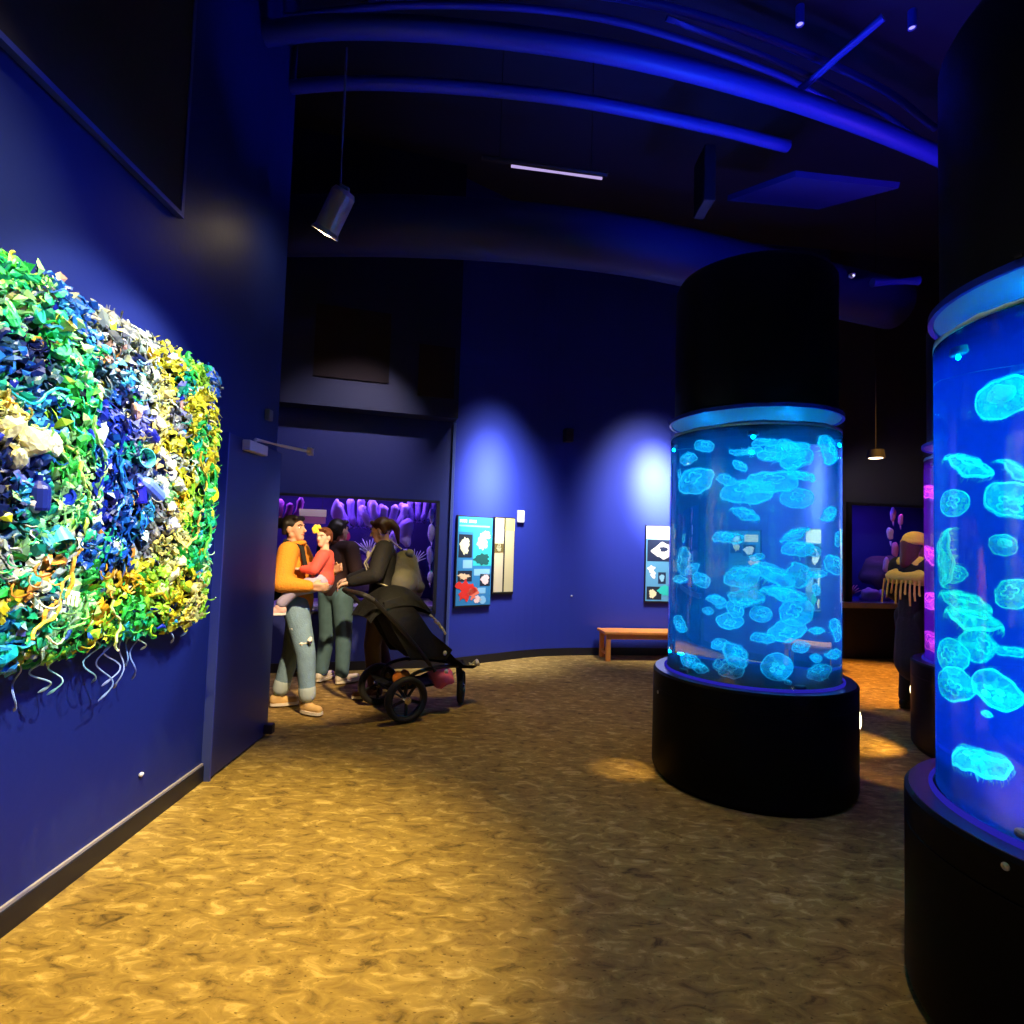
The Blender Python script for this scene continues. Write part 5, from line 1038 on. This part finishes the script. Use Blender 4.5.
def hair(root, hp, RH, mat, hs=1.0, style='bun', label=None):
    bm = bmesh.new()
    ball(bm, hp(0, -.026, .044), (.086 * hs, .098 * hs, .086 * hs), 18, 12, rot=RH)
    for s in (-1, 1): cone_bone(bm, hp(s * .070, -.03, .05), .032 * hs, hp(s * .070, -.05, -.03), .024 * hs)
    cone_bone(bm, hp(-.05, .055, .092), .022 * hs, hp(.05, .055, .092), .022 * hs)
    if style == 'bun': ball(bm, hp(0, -.135, .06), (.05 * hs,) * 3, 12, 9)
    if style == 'long':
        cone_bone(bm, hp(0, -.085, .02), .075 * hs, hp(0, -.10, -.16), .05 * hs); 
        for s in (-1, 1): cone_bone(bm, hp(s * .06, -.06, .0), .035 * hs, hp(s * .06, -.06, -.14), .026 * hs)
    if style == 'tail':
        cone_bone(bm, hp(0, -.11, .05), .04 * hs, hp(0, -.15, -.02), .035 * hs); cone_bone(bm, hp(0, -.15, -.02), .035 * hs, hp(.02, -.13, -.16), .015 * hs)
    if style == 'short': cone_bone(bm, hp(0, -.07, .02), .07 * hs, hp(0, -.075, -.06), .05 * hs)
    return fused('hair', bm, .011 * hs, mat, root, 2)
def wear(name, root, bones, mat, vox=.014, smooth=3, label=None):
    bm = bmesh.new()
    for b_ in bones: cone_bone(bm, *b_)
    o = fused(name, bm, vox, mat, root, smooth)
    if label: o['label'] = label
    return o
def top_bones(g, e=.022, hs=1.0, sleeve=1.0, hem=None):
    Y = V((0, 1, 0)); hem = hem or (g['pelvis'] + V((0, 0, .0)))
    B = [(hem, (.135 + e) * hs, g['waist'], (.115 + e) * hs, .8, Y), (g['waist'], (.115 + e) * hs, g['chest'], (.138 + e) * hs, .78, Y), (g['chest'] + V((0, 0, .05 * hs)), (.12 + e) * hs, g['neck'] - V((0, 0, .075 * hs)), (.06 + e) * hs, .8, Y), (g['shL'], (.056 + e) * hs, g['shR'], (.056 + e) * hs)]
    for S in 'LR':
        sh, el, wr = g['sh' + S], g['el' + S], g['wr' + S]
        B.append((sh, (.058 + e) * hs, el, (.044 + e) * hs)); B.append((el, (.044 + e) * hs, el + (wr - el) * (.93 * sleeve), (.028 + e * .8) * hs))
    return B
def trouser_bones(g, e=.016, hs=1.0, stop=.86):
    B = [(g['pelvis'] + V((0, 0, .06 * hs)), (.115 + e) * hs, g['pelvis'] - V((0, 0, .02)), (.125 + e) * hs, .82, V((0, 1, 0)))]
    for S in 'LR':
        h_, k_, a_ = g['hip' + S], g['kn' + S], g['an' + S]
        B += [(h_, (.090 + e) * hs, k_, (.062 + e) * hs), (k_, (.062 + e) * hs, k_ + (a_ - k_) * stop, (.046 + e) * hs)]
    return B
def shoes(root, g, mat, sole, hs=1.0, name='shoe'):
    for S in 'LR':
        a_, t_ = g['an' + S], g['toe' + S]; d = t_ - a_; d.z = 0; d.normalize(); base = min(a_.z - .075 * hs, t_.z - .02 * hs)
        bm = bmesh.new(); heel = a_ - d * .035 * hs; heel.z = base + .045 * hs; toe = t_ + d * .015 * hs; toe.z = base + .038 * hs
        cone_bone(bm, heel, .040 * hs, toe, .034 * hs); cone_bone(bm, heel + V((0, 0, .015 * hs)), .038 * hs, a_ + V((0, 0, -.012 * hs)), .042 * hs); cone_bone(bm, a_ - V((0, 0, .02 * hs)), .036 * hs, toe - d * .07 * hs + V((0, 0, .012)), .028 * hs)
        for v in bm.verts: v.co.z = max(v.co.z, base + .012 * hs)
        s_ = fused(name, bm, .009 * hs, mat, root, 2)
        bm = bmesh.new(); sx = V((d.y, -d.x, 0)); n = 20; L0 = (toe - heel).length + .07 * hs; c = (heel + toe) / 2
        ring = []
        for z in (base, base + .024 * hs):
            ring.append([bm.verts.new(V((c.x, c.y, z)) + d * (L0 / 2 * math.cos(2 * PI * k / n)) + sx * ((.043 - .006 * math.cos(2 * PI * k / n + 2.4)) * hs * (abs(math.sin(2 * PI * k / n)) ** .6) * (1 if math.sin(2 * PI * k / n) > 0 else -1))) for k in range(n)])
        bm.faces.new(ring[0][::-1]); bm.faces.new(ring[1])
        for k in range(n): bm.faces.new((ring[0][k], ring[0][(k + 1) % n], ring[1][(k + 1) % n], ring[1][k]))
        obj('sole', bm, sole, s_)
SK1 = skin_mat('skin_warm', (0.62, 0.36, 0.24)); SK2 = skin_mat('skin_light', (0.70, 0.45, 0.34)); SK3 = skin_mat('skin_pale', (0.68, 0.46, 0.36))
H_dark = pbr('hair_dark', (0.012, 0.008, 0.006), 0.5); H_brown = pbr('hair_brown', (0.06, 0.022, 0.010), 0.5); H_red = pbr('hair_auburn', (0.12, 0.035, 0.014), 0.5)
M_den = pbr('denim_light', (0.20, 0.33, 0.45), 0.85, var=0.25, vscale=14, bump=.3, bscale=90); M_den2 = pbr('denim_teal', (0.075, 0.15, 0.18), 0.85, var=0.25, vscale=14)
M_or = pbr('sweater_orange', (0.72, 0.27, 0.02), 0.9, var=0.12, vscale=10, bump=.4, bscale=70); M_blk = pbr('cloth_black', (0.006, 0.0055, 0.007), 0.85, bump=.2, bscale=40)
M_mar = pbr('cloth_maroon', (0.025, 0.008, 0.012), 0.85)

# ---- woman in the orange sweater carrying a child
WR = (-1.835, 5.07, 0); WA = math.radians(-86)
J = dict(pelvis=(0, 0, .97), waist=(0, -.03, 1.10), chest=(0, -.05, 1.25), neck=(0, -.06, 1.42), head=(0, -.06, 1.555), shL=(-.165, -.05, 1.365), shR=(.165, -.05, 1.365),
         elR=(.30, -.05, 1.10), wrR=(.27, .17, 1.085), elL=(-.25, .06, 1.12), wrL=(-.10, .27, 1.20), palmR=(-1, 0, .3), palmL=(1, -.6, .1),
         hipL=(-.09, 0, .90), hipR=(.09, .01, .90), knL=(-.10, -.05, .50), knR=(.11, .12, .50), anL=(-.10, -.15, .10), anR=(.11, .155, .10), toeL=(-.14, -0.04, .035), toeR=(.16, .25, .035))
root, g, hp, RH, hr, hd, hu = person('woman in a mustard orange sweater and ripped cropped jeans carrying a child', WR, WA, J, SK1, headdir=(.30, .95, .08))
hair(root, hp, RH, H_dark, style='bun')
wear('sweater', root, top_bones(g, .030, hem=V((0, .0, .96))), M_or)
b_ = bmesh.new(); tube(b_, [(-.06, -.08, 1.42), (-.05, .02, 1.44), (.05, .02, 1.44), (.07, -.08, 1.42), (0, -.13, 1.43), (-.06, -.08, 1.42)], .022, seg=8); obj('collar', b_, M_or, root, smooth=True)
jn = wear('jeans', root, trouser_bones(g, .022, stop=.74), M_den)
for S in 'LR':
    k_, a_ = g['kn' + S], g['an' + S]; c0 = k_ + (a_ - k_) * .72; c1 = k_ + (a_ - k_) * .84
    b_ = bmesh.new(); cone_bone(b_, c0, .073, c1, .072); q = fused('cuff', b_, .012, pbr('denim_pale', (0.42, 0.52, 0.55), 0.9), jn, 1)
for c0, ax, ln in (((.175, .10, .60), V((.0, .9, .12)), .12), ((.19, .17, .63), V((0, .2, 1)), .05), ((.165, .02, .72), V((0, 1, .1)), .06)):
    b_ = bmesh.new(); c0 = V(c0); tube(b_, [c0 - ax * ln / 2 + V((-.012, 0, 0)), c0 + V((.006, 0, 0)), c0 + ax * ln / 2 + V((-.012, 0, 0))], [.014, .022, .012], seg=6); obj('rip', b_, pbr('thread_white', (0.80, 0.80, 0.76), 0.9), jn)
shoes(root, g, pbr('canvas_tan', (0.62, 0.40, 0.15), 0.8), pbr('sole_cream', (0.75, 0.68, 0.55), 0.7))
b_ = bmesh.new(); tube(b_, [(.11, -.16, 1.06), (.15, -.155, 1.30), (.125, -.09, 1.455), (.13, .05, 1.40), (.14, .095, 1.22)], .020, seg=6, flat=.45); wb = thing('backpack', 'flat black backpack worn by the woman in the orange sweater', 'backpack', WR, WA); obj('strap', b_, M_blk, wb)
b_ = bmesh.new(); cone_bone(b_, (0, -.235, 1.02), .10, (0, -.225, 1.27), .09, 1.3, V((1, 0, 0))); fused('bag_body', b_, .02, M_blk, wb, 3)

# ---- child on her hip
CR_ = (-1.60, 5.02, 0)
JC = dict(pelvis=(0, 0, 1.135), waist=(0, 0, 1.20), chest=(0, .005, 1.275), neck=(0, 0, 1.375), head=(0, .02, 1.49), shL=(-.095, 0, 1.335), shR=(.095, 0, 1.335), elL=(-.15, .05, 1.22), wrL=(-.10, .17, 1.22), elR=(.14, .06, 1.21), wrR=(.07, .17, 1.25), palmL=(0, 0, -1), palmR=(0, 0, -1),
          hipL=(-.07, .02, 1.11), hipR=(.07, .02, 1.11), knL=(-.19, .20, 1.05), knR=(.18, .16, 1.10), anL=(-.21, .30, .92), anR=(.15, .24, .95), toeL=(-.22, .37, .865), toeR=(.14, .32, .90))
croot, gc, chp, cRH, *_ = person('small child in a pink top held in the arms of the woman in orange', CR_, math.radians(95), JC, SK2, hs=.72, headdir=(-.93, .36, -.02), curl=.8)
hair(croot, chp, cRH, H_red, .72, 'short')
b_ = bmesh.new()
for s in (-1, 1): ball(b_, chp(s * .02 + .03, -.07, .10), (.02, .012, .016), 8, 6)
obj('hair_bow', b_, pbr('bow_white', (0.8, 0.75, 0.72), 0.7), croot)
b_ = bmesh.new()
for k in range(6): ball(b_, (-.03 + .012 * math.sin(k), .075 + .024 * math.cos(k * PI / 3), 1.562 + .024 * math.sin(k * PI / 3)), (.012, .019, .019), 8, 6)
ball(b_, (-.04, .075, 1.562), .014, 8, 6); obj('hair_flower', b_, pbr('flower_yellow', (0.90, 0.68, 0.05), 0.8), croot)['label'] = 'yellow flower hair clip'
wear('pink_top', croot, top_bones(gc, .024, .70, .9), pbr('cloth_coral', (0.75, 0.10, 0.08), 0.85), .011)
wear('leggings', croot, trouser_bones(gc, .020, .70, .8), pbr('cloth_lavender', (0.40, 0.36, 0.55), 0.85), .011)
shoes(croot, gc, pbr('shoe_pink', (0.72, 0.45, 0.42), 0.7), pbr('sole_white', (0.85, 0.80, 0.78), 0.6), .80)

# ---- person in dark top and teal jeans, seen from behind
JB = dict(pelvis=(0, 0, .97), waist=(0, 0, 1.10), chest=(0, 0, 1.27), neck=(0, 0, 1.44), head=(0, .01, 1.565), shL=(-.185, 0, 1.385), shR=(.185, 0, 1.385), elL=(-.25, .03, 1.12), elR=(.25, .03, 1.12), wrL=(-.14, .22, 1.08), wrR=(.14, .22, 1.08), palmL=(1, 0, 0), palmR=(-1, 0, 0),
          hipL=(-.095, 0, .90), hipR=(.095, 0, .90), knL=(-.11, .02, .50), knR=(.11, .03, .50), anL=(-.12, -.03, .10), anR=(.12, .02, .10), toeL=(-.15, .13, .035), toeR=(.16, .17, .035))
root, g, hp, RH, *_ = person('person with dark hair, black top and teal jeans seen from behind', (-1.80, 6.05, 0), math.radians(-28), JB, SK2, headdir=(.15, 1, .03))
hair(root, hp, RH, H_dark, style='short')
wear('black_top', root, top_bones(g, .026), M_mar)
b_ = bmesh.new(); tube(b_, [(-.07, .0, 1.44), (0, .07, 1.44), (.07, .0, 1.44), (0, -.07, 1.45), (-.07, 0, 1.44)], .025, seg=8); obj('collar', b_, pbr('collar_rose', (0.35, 0.16, 0.15), 0.85), root, smooth=True)
wear('jeans', root, trouser_bones(g, .024, stop=.95), M_den2)
shoes(root, g, pbr('sneaker_cream', (0.66, 0.60, 0.48), 0.7), MATS['sole_cream'])

# ---- person with grey backpack pushing the stroller
JD = dict(pelvis=(0, 0, .98), waist=(0, 0, 1.12), chest=(0, -.01, 1.29), neck=(0, -.01, 1.46), head=(0, .03, 1.575), shL=(-.185, -.01, 1.40), shR=(.185, -.01, 1.40), elL=(-.27, .05, 1.16), elR=(.27, .10, 1.16), wrL=(-.22, .27, 1.09), wrR=(.35, .34, 1.08), palmL=(0, 0, -1), palmR=(0, 0, -1),
          hipL=(-.095, 0, .91), hipR=(.095, 0, .91), knL=(-.10, .06, .50), knR=(.11, .02, .50), anL=(-.11, .02, .10), anR=(.12, -.10, .10), toeL=(-.13, .18, .035), toeR=(.14, .06, .035))
root, g, hp, RH, *_ = person('person in black wearing a grey backpack, bent over the stroller handle', (-1.23, 5.62, 0), math.radians(100), JD, SK2, headdir=(.22, 1, -.30))
hair(root, hp, RH, H_brown, style='tail')
wear('black_jacket', root, top_bones(g, .030, hem=V((0, 0, .92))), M_blk)
wear('trousers', root, trouser_bones(g, .020, stop=.9), pbr('trouser_brown', (0.05, 0.022, 0.014), 0.85))
shoes(root, g, pbr('boot_brown', (0.14, 0.06, 0.03), 0.7), MATS['sole_cream'], name='boot')
bp_ = thing('backpack', 'bulging grey backpack on the back of the person in black', 'backpack', (-1.23, 5.62, 0), math.radians(100))
M_bag = pbr('canvas_grey', (0.20, 0.19, 0.15), 0.8, var=.25, vscale=9, bump=.3, bscale=40)
b_ = bmesh.new(); cone_bone(b_, (.02, -.24, 1.02), .16, (.02, -.21, 1.27), .125, 1.0); cone_bone(b_, (-.06, -.22, 1.08), .14, (.10, -.22, 1.10), .14); fused('bag_body', b_, .016, M_bag, bp_, 3)
b_ = bmesh.new(); cone_bone(b_, (-.07, -.35, 1.04), .06, (.11, -.35, 1.04), .06); fused('front_pocket', b_, .012, pbr('canvas_dark', (0.12, 0.115, 0.10), 0.8), bp_, 2)
b_ = bmesh.new(); cone_bone(b_, (-.05, -.25, 1.36), .045, (.09, -.25, 1.36), .045); fused('top_flap', b_, .012, pbr('canvas_pale', (0.26, 0.26, 0.23), 0.8), bp_, 2)
for s in (-1, 1):
    b_ = bmesh.new(); tube(b_, [(s * .10, -.17, 1.40), (s * .12, -.06, 1.485), (s * .125, .07, 1.43), (s * .13, .165, 1.26), (s * .15, .10, 1.10), (s * .13, -.16, 1.02)], .022, seg=6, flat=.4); obj('strap', b_, pbr('strap_pale', (0.45, 0.42, 0.35), 0.8), bp_)
b_ = bmesh.new(); ball(b_, (.135, .15, 1.335), (.03, .02, .04), 10, 7); obj('strap_tag', b_, MATS['bow_white'], bp_)

# ---- person with yellow hat and shawl at the far right
JE = dict(pelvis=(0, 0, .98), waist=(0, 0, 1.12), chest=(0, 0, 1.29), neck=(0, 0, 1.45), head=(0, .02, 1.565), shL=(-.185, 0, 1.39), shR=(.185, 0, 1.39), elL=(-.25, .0, 1.13), elR=(.25, .0, 1.13), wrL=(-.20, .16, .98), wrR=(.22, .14, .96), palmL=(1, 0, 0), palmR=(-1, 0, 0),
          hipL=(-.095, 0, .91), hipR=(.095, 0, .91), knL=(-.10, .03, .50), knR=(.10, .03, .50), anL=(-.11, .0, .10), anR=(.11, -.02, .10), toeL=(-.13, .15, .035), toeR=(.13, .13, .035))
root, g, hp, RH, *_ = person('person in a yellow knit hat and fringed yellow shawl over black clothes', (3.91, 5.62, 0), math.radians(-80), JE, SK1, headdir=(.1, 1, -.1))
hair(root, hp, RH, H_red, style='long')
M_yel = pbr('knit_yellow', (0.85, 0.60, 0.08), 0.9, bump=.4, bscale=60)
b_ = bmesh.new(); ball(b_, hp(0, -.022, .075), (.104, .116, .088), 20, 12, rot=RH); tube(b_, [hp(.10 * math.cos(a), -.02 + .112 * math.sin(a), .05) for a in [2 * PI * k / 16 for k in range(17)]], .02, seg=8); fused('knit_hat', b_, .011, M_yel, root, 2)
wear('black_coat', root, top_bones(g, .035, hem=V((0, 0, .80))), M_blk)
b_ = bmesh.new(); cone_bone(b_, (0, 0, .85), .175, (0, 0, .48), .20, .8, V((0, 1, 0))); fused('coat_skirt', b_, .018, M_blk, root, 3)
wear('trousers', root, trouser_bones(g, .02, stop=.95), M_blk); shoes(root, g, M_blk, M_blk)
b_ = bmesh.new(); cone_bone(b_, (-.20, 0, 1.34), .075, (.20, 0, 1.34), .075); cone_bone(b_, (-.12, 0, 1.40), .09, (.12, 0, 1.40), .09); cone_bone(b_, (-.15, .10, 1.28), .06, (.15, .10, 1.28), .06); cone_bone(b_, (-.17, -.08, 1.28), .07, (.17, -.08, 1.28), .07); sh_ = fused('shawl', b_, .014, M_yel, root, 3)
for k in range(9):
    x_ = -.20 + .05 * k
    for y_ in (.15, -.15):
        b_ = bmesh.new(); tube(b_, [(x_, y_, 1.26), (x_ * 1.05, y_ * 1.1, 1.14), (x_ * 1.1, y_ * 1.1, 1.02 + .05 * (k % 3))], [.013, .011, .008], seg=5); obj('fringe', b_, M_yel, sh_)
bg_ = None
# ================================================================== stroller (local: x right, y forward)
SX = thing('stroller', 'black three-wheeled baby stroller parked in front of the reef aquarium', 'stroller', (-0.99, 5.08, 0), math.atan2(-0.82, 0.57))
M_fr = pbr('frame_black', (0.010, 0.010, 0.011), 0.35); M_fab = pbr('stroller_fabric', (0.0035, 0.004, 0.004), 0.8, bump=.2, bscale=30); M_rub = pbr('rubber', (0.006, 0.006, 0.006), 0.65); M_chr = pbr('chrome', (0.75, 0.75, 0.75), 0.2, metal=.9)
def wheel(c, r, w_, turn=0.0, name='wheel'):
    q = Matrix.Translation(c) @ Matrix.Rotation(turn, 4, 'Z') @ Matrix.Rotation(PI / 2, 4, 'Y')
    bm = bmesh.new(); lathe(bm, [(r * .76, -w_ * .5), (r * .9, -w_ * .62), (r, -w_ * .3), (r, w_ * .3), (r * .9, w_ * .62), (r * .76, w_ * .5)], 36, q, closed=True); wl_ = obj(name, bm, M_rub, SX, smooth=True)
    bm = bmesh.new(); lathe(bm, [(r * .70, -w_ * .35), (r * .77, -w_ * .4), (r * .77, w_ * .4), (r * .70, w_ * .35)], 36, q, closed=True); obj('rim', bm, M_fr, wl_)
    bm = bmesh.new()
    for k in range(5):
        a = 2 * PI * k / 5; tube(bm, [(0.02 * math.cos(a), 0.02 * math.sin(a), 0), (r * .73 * math.cos(a), r * .73 * math.sin(a), 0)], r * .075, seg=6)
    bmesh.ops.transform(bm, matrix=q, verts=bm.verts); obj('spokes', bm, M_fr, wl_)
    bm = bmesh.new(); lathe(bm, [(0, -w_ * .75), (r * .16, -w_ * .7), (r * .18, 0), (r * .16, w_ * .7), (0, w_ * .75)], 16, q); obj('hub', bm, M_chr, wl_)
wheel((-.30, 0, .185), .185, .055); wheel((.30, 0, .185), .185, .055); wheel((0.02, .68, .15), .15, .045, 0.95)
bm = bmesh.new(); tube(bm, [(-.34, 0, .185), (.34, 0, .185)], .014, seg=8); obj('axle', bm, M_fr, SX)
for s in (-1, 1):
    bm = bmesh.new(); tube(bm, catmull([(s * .26, 0, .185), (s * .25, .06, .36), (s * .22, .30, .40), (s * .07, .62, .36)], 5), .017, seg=8); obj('frame_tube', bm, M_fr, SX)
    bm = bmesh.new(); tube(bm, catmull([(s * .25, .28, .38), (s * .26, .02, .68), (s * .26, -.30, 1.0)], 5), .017, seg=8); obj('frame_tube', bm, M_fr, SX)
bm = bmesh.new(); tube(bm, catmull([(-.26, -.30, 1.0), (-.22, -.38, 1.045), (0, -.40, 1.05), (.22, -.38, 1.045), (.26, -.30, 1.0)], 6), .021, seg=10); obj('handlebar', bm, M_rub, SX)
bm = bmesh.new(); tube(bm, [(.02, .68, .15), (.05, .66, .26), (.03, .64, .36)], [.016, .02, .026], seg=8); tube(bm, [(-.03, .68, .15), (-.02, .66, .28), (0, .64, .34)], .014, seg=8); obj('front_fork', bm, M_fr, SX)
for s in (-1, 1):
    bm = bmesh.new(); ball(bm, (.02 + s * .048, .68 + s * -.04, .15), .022, 8, 6); obj('fork_cap', bm, M_chr, SX)
# seat tub, footrest and hood
def shell(bm, prof, w0, w1, th=.03):
    rows = []
    for i, (y, z) in enumerate(prof):
        w_ = w0 + (w1 - w0) * i / (len(prof) - 1); rows.append([bm.verts.new((x_ * w_, y, z + .05 * (abs(x_) ** 3))) for x_ in (-1, -.8, -.4, 0, .4, .8, 1)])
    for a, b_ in zip(rows[:-1], rows[1:]):
        for k in range(6): bm.faces.new((a[k], a[k + 1], b_[k + 1], b_[k]))
    bmesh.ops.solidify(bm, geom=bm.faces[:], thickness=th)
bm = bmesh.new(); shell(bm, [(-.20, .98), (-.10, .78), (.02, .56), (.12, .48), (.28, .47), (.42, .49)], .20, .21); obj('seat', bm, M_fab, SX, smooth=True)
bm = bmesh.new(); shell(bm, [(.42, .49), (.52, .40), (.62, .33), (.78, .31)], .20, .13, .025); obj('footrest', bm, M_fab, SX, smooth=True)
for s in (-1, 1):
    bm = bmesh.new(); pts = [(-.20, .98), (-.10, .74), (.06, .50), (.40, .46), (.46, .54), (.25, .70), (.10, .90), (-.05, 1.02)]
    a = [bm.verts.new((s * .205, y, z)) for y, z in pts]; b_ = [bm.verts.new((s * .225, y, z)) for y, z in pts]; bm.faces.new(a); bm.faces.new(b_)
    for k in range(8): bm.faces.new((a[k], a[(k + 1) % 8], b_[(k + 1) % 8], b_[k]))
    obj('side_panel', bm, M_fab, SX)
bm = bmesh.new(); rows = []
for i in range(9):
    t = i / 8; a = math.radians(165 - 150 * t); rows.append([bm.verts.new((.235 * math.sin(b_) , -.02 + (.30 * math.cos(a)), .76 + .34 * math.sin(a) * (.55 + .45 * math.cos(b_)))) for b_ in [math.radians(-90 + 22.5 * k) for k in range(9)]])
for r1, r2 in zip(rows[:-1], rows[1:]):
    for k in range(8): bm.faces.new((r1[k], r1[k + 1], r2[k + 1], r2[k]))
bmesh.ops.solidify(bm, geom=bm.faces[:], thickness=.014); hood_ = obj('hood', bm, M_fab, SX, smooth=True)
for k, (y, z) in enumerate(((.30, .79), (.345, .735))):
    bm = bmesh.new(); tube(bm, [(.236, y - .08, z + .07), (.238, y, z), (.238, y + .03, z - .05)], .011, seg=6); obj('reflective_strip', bm, MATS['bow_white'], SX)
for y, z in ((.38, .52), (.40, .36)):
    bm = bmesh.new(); ball(bm, (.235, y, z), (.012, .02, .022), 8, 6); obj('snap_button', bm, MATS['bow_white'], SX)
bm = bmesh.new(); shell(bm, [(-.12, .27), (.05, .20), (.35, .20), (.55, .28)], .21, .15, .015); obj('basket', bm, M_fab, SX, smooth=True)
bm = bmesh.new(); tube(bm, [(.02, .76, .35), (.05, .82, .37), (.12, .80, .36)], [.02, .03, .015], seg=7); obj('bumper_tip', bm, MATS['bow_white'], SX)
def sp(x_, y_, z_): return SX.matrix_basis @ V((x_, y_, z_))
bpy.context.view_layer.update()
def soft(name, c, r, sd, mat, lab):
    bm = bmesh.new(); lump(bm, (0, 0, r[2] * .8), r, sd, .4, 1.8); o = tag(obj(name, bm, mat, None, sp(*c), True), lab, 'bag'); o.rotation_euler.z = SX.rotation_euler.z; return o
soft('cloth_bag', (.14, .40, .225), (.12, .10, .09), 3, pbr('bag_pink', (0.95, 0.14, 0.22), 0.75), 'hot pink cloth bag tucked under the stroller seat near the front wheel')
soft('cloth_bag', (-.02, .10, .225), (.10, .08, .07), 9, pbr('bag_orange', (0.85, 0.25, 0.02), 0.75), 'small orange bag in the stroller basket between the big wheels')
# ================================================================== room lighting
BLUE = (0.04, 0.12, 1.0)
# gallery spots on the artwork and the floor by the left wall
spot('art_spot', (0.35, 2.0, 3.9), (-1.75, 2.55, 1.70), 720, (1.0, 0.93, 0.78), 36, 0.4, 0.06)
spot('art_spot', (0.2, 3.3, 3.9), (-1.75, 2.75, 1.75), 390, (0.92, 0.98, 1.0), 32, 0.35, 0.06)
spot('floor_spot', (-0.8, 1.4, 5.2), (-1.45, 2.3, 0), 2600, (1.0, 0.76, 0.15), 40, 0.8, 0.05)
spot('floor_spot', (0.6, 0.8, 5.2), (0.4, 1.7, 0), 300, (1.0, 0.84, 0.62), 54, 1.0, 0.1)  # fill spot added to lift the middle of the carpet
spot('floor_spot', (0.0, 4.8, 4.0), (0.0, 5.2, 0), 210, (1.0, 0.74, 0.16), 80, 1.0, 0.1)
# wall washers on the back wall
spot('wall_washer', (0.40, 6.4, 3.9), (-0.2, 7.33, 1.6), 1300, (1.0, 0.95, 0.90), 52, 1.0, 0.35)
spot('wall_washer', (0.40, 6.4, 3.9), (-0.30, 7.25, 2.20), 2800, (1.0, 0.97, 0.92), 22, 1.0, 0.25)
spot('wall_washer', (1.9, 6.8, 3.9), (1.95, 8.12, 1.75), 1400, (1.0, 0.92, 0.85), 56, 1.0, 0.35)
spot('wall_washer', (1.9, 6.8, 3.9), (2.03, 8.12, 2.34), 6500, (1.0, 0.95, 0.88), 24, 1.0, 0.2)
spot('wall_washer', (3.2, 7.0, 3.9), (3.35, 8.2, 1.9), 700, (1.0, 0.95, 0.88), 44, 1.0, 0.06)
spot('tank_glow_fill', (1.0, 4.6, 3.8), (0.6, 7.9, 0.9), 80, BLUE, 56, 1.0, 0.2)  # fill added for the blue that the tanks cast on this wall
spot('tank_glow_fill', (1.0, 2.2, 3.9), (-1.8, 2.2, 1.1), 330, BLUE, 76, 1.0, 0.2)  # added fill standing in for tank glow on the left wall
# light over the people in the alcove
spot('alcove_spot', (-0.35, 2.7, 3.5), (-1.68, 5.2, 0.78), 1250, (1.0, 0.72, 0.40), 28, 0.7, 0.06)
spot('alcove_spot', (-0.9, 5.2, 4.2), (-2.0, 6.4, 2.0), 300, (0.9, 0.8, 1.0), 60, 0.8, 0.06)
spot('bay_spot', (4.6, 6.6, 4.6), (4.6, 6.7, 0), 2400, (1.0, 0.44, 0.06), 40, 0.6, 0.06)
spot('bay_spot', (4.4, 6.98, 2.65), (5.6, 8.6, 2.4), 70, (1.0, 0.85, 0.75), 60, 0.8, 0.05)
spot('bay_spot', (3.2, 4.9, 4.6), (3.88, 5.6, 1.4), 220, (1.0, 0.80, 0.40), 22, 0.6, 0.05)
# marker lights of the pedestals spilling on the carpet
spot('marker_spill', (1.637 - 0.70, 3.954 - 0.02, 0.44), (1.637 - 0.82, 3.98, 0), 9, (1.0, 0.68, 0.25), 56, 0.6, 0.03)
spot('marker_spill', (3.77 - 0.70, 4.37 + 0.10, 0.42), (3.77 - 1.0, 4.7, 0), 32, (1.0, 0.60, 0.15), 80, 0.6, 0.03)
spot('marker_spill', (1.637 + 0.70, 3.90, 0.42), (1.637 + 1.2, 4.2, 0), 6, (1.0, 0.60, 0.2), 100, 0.6, 0.03)
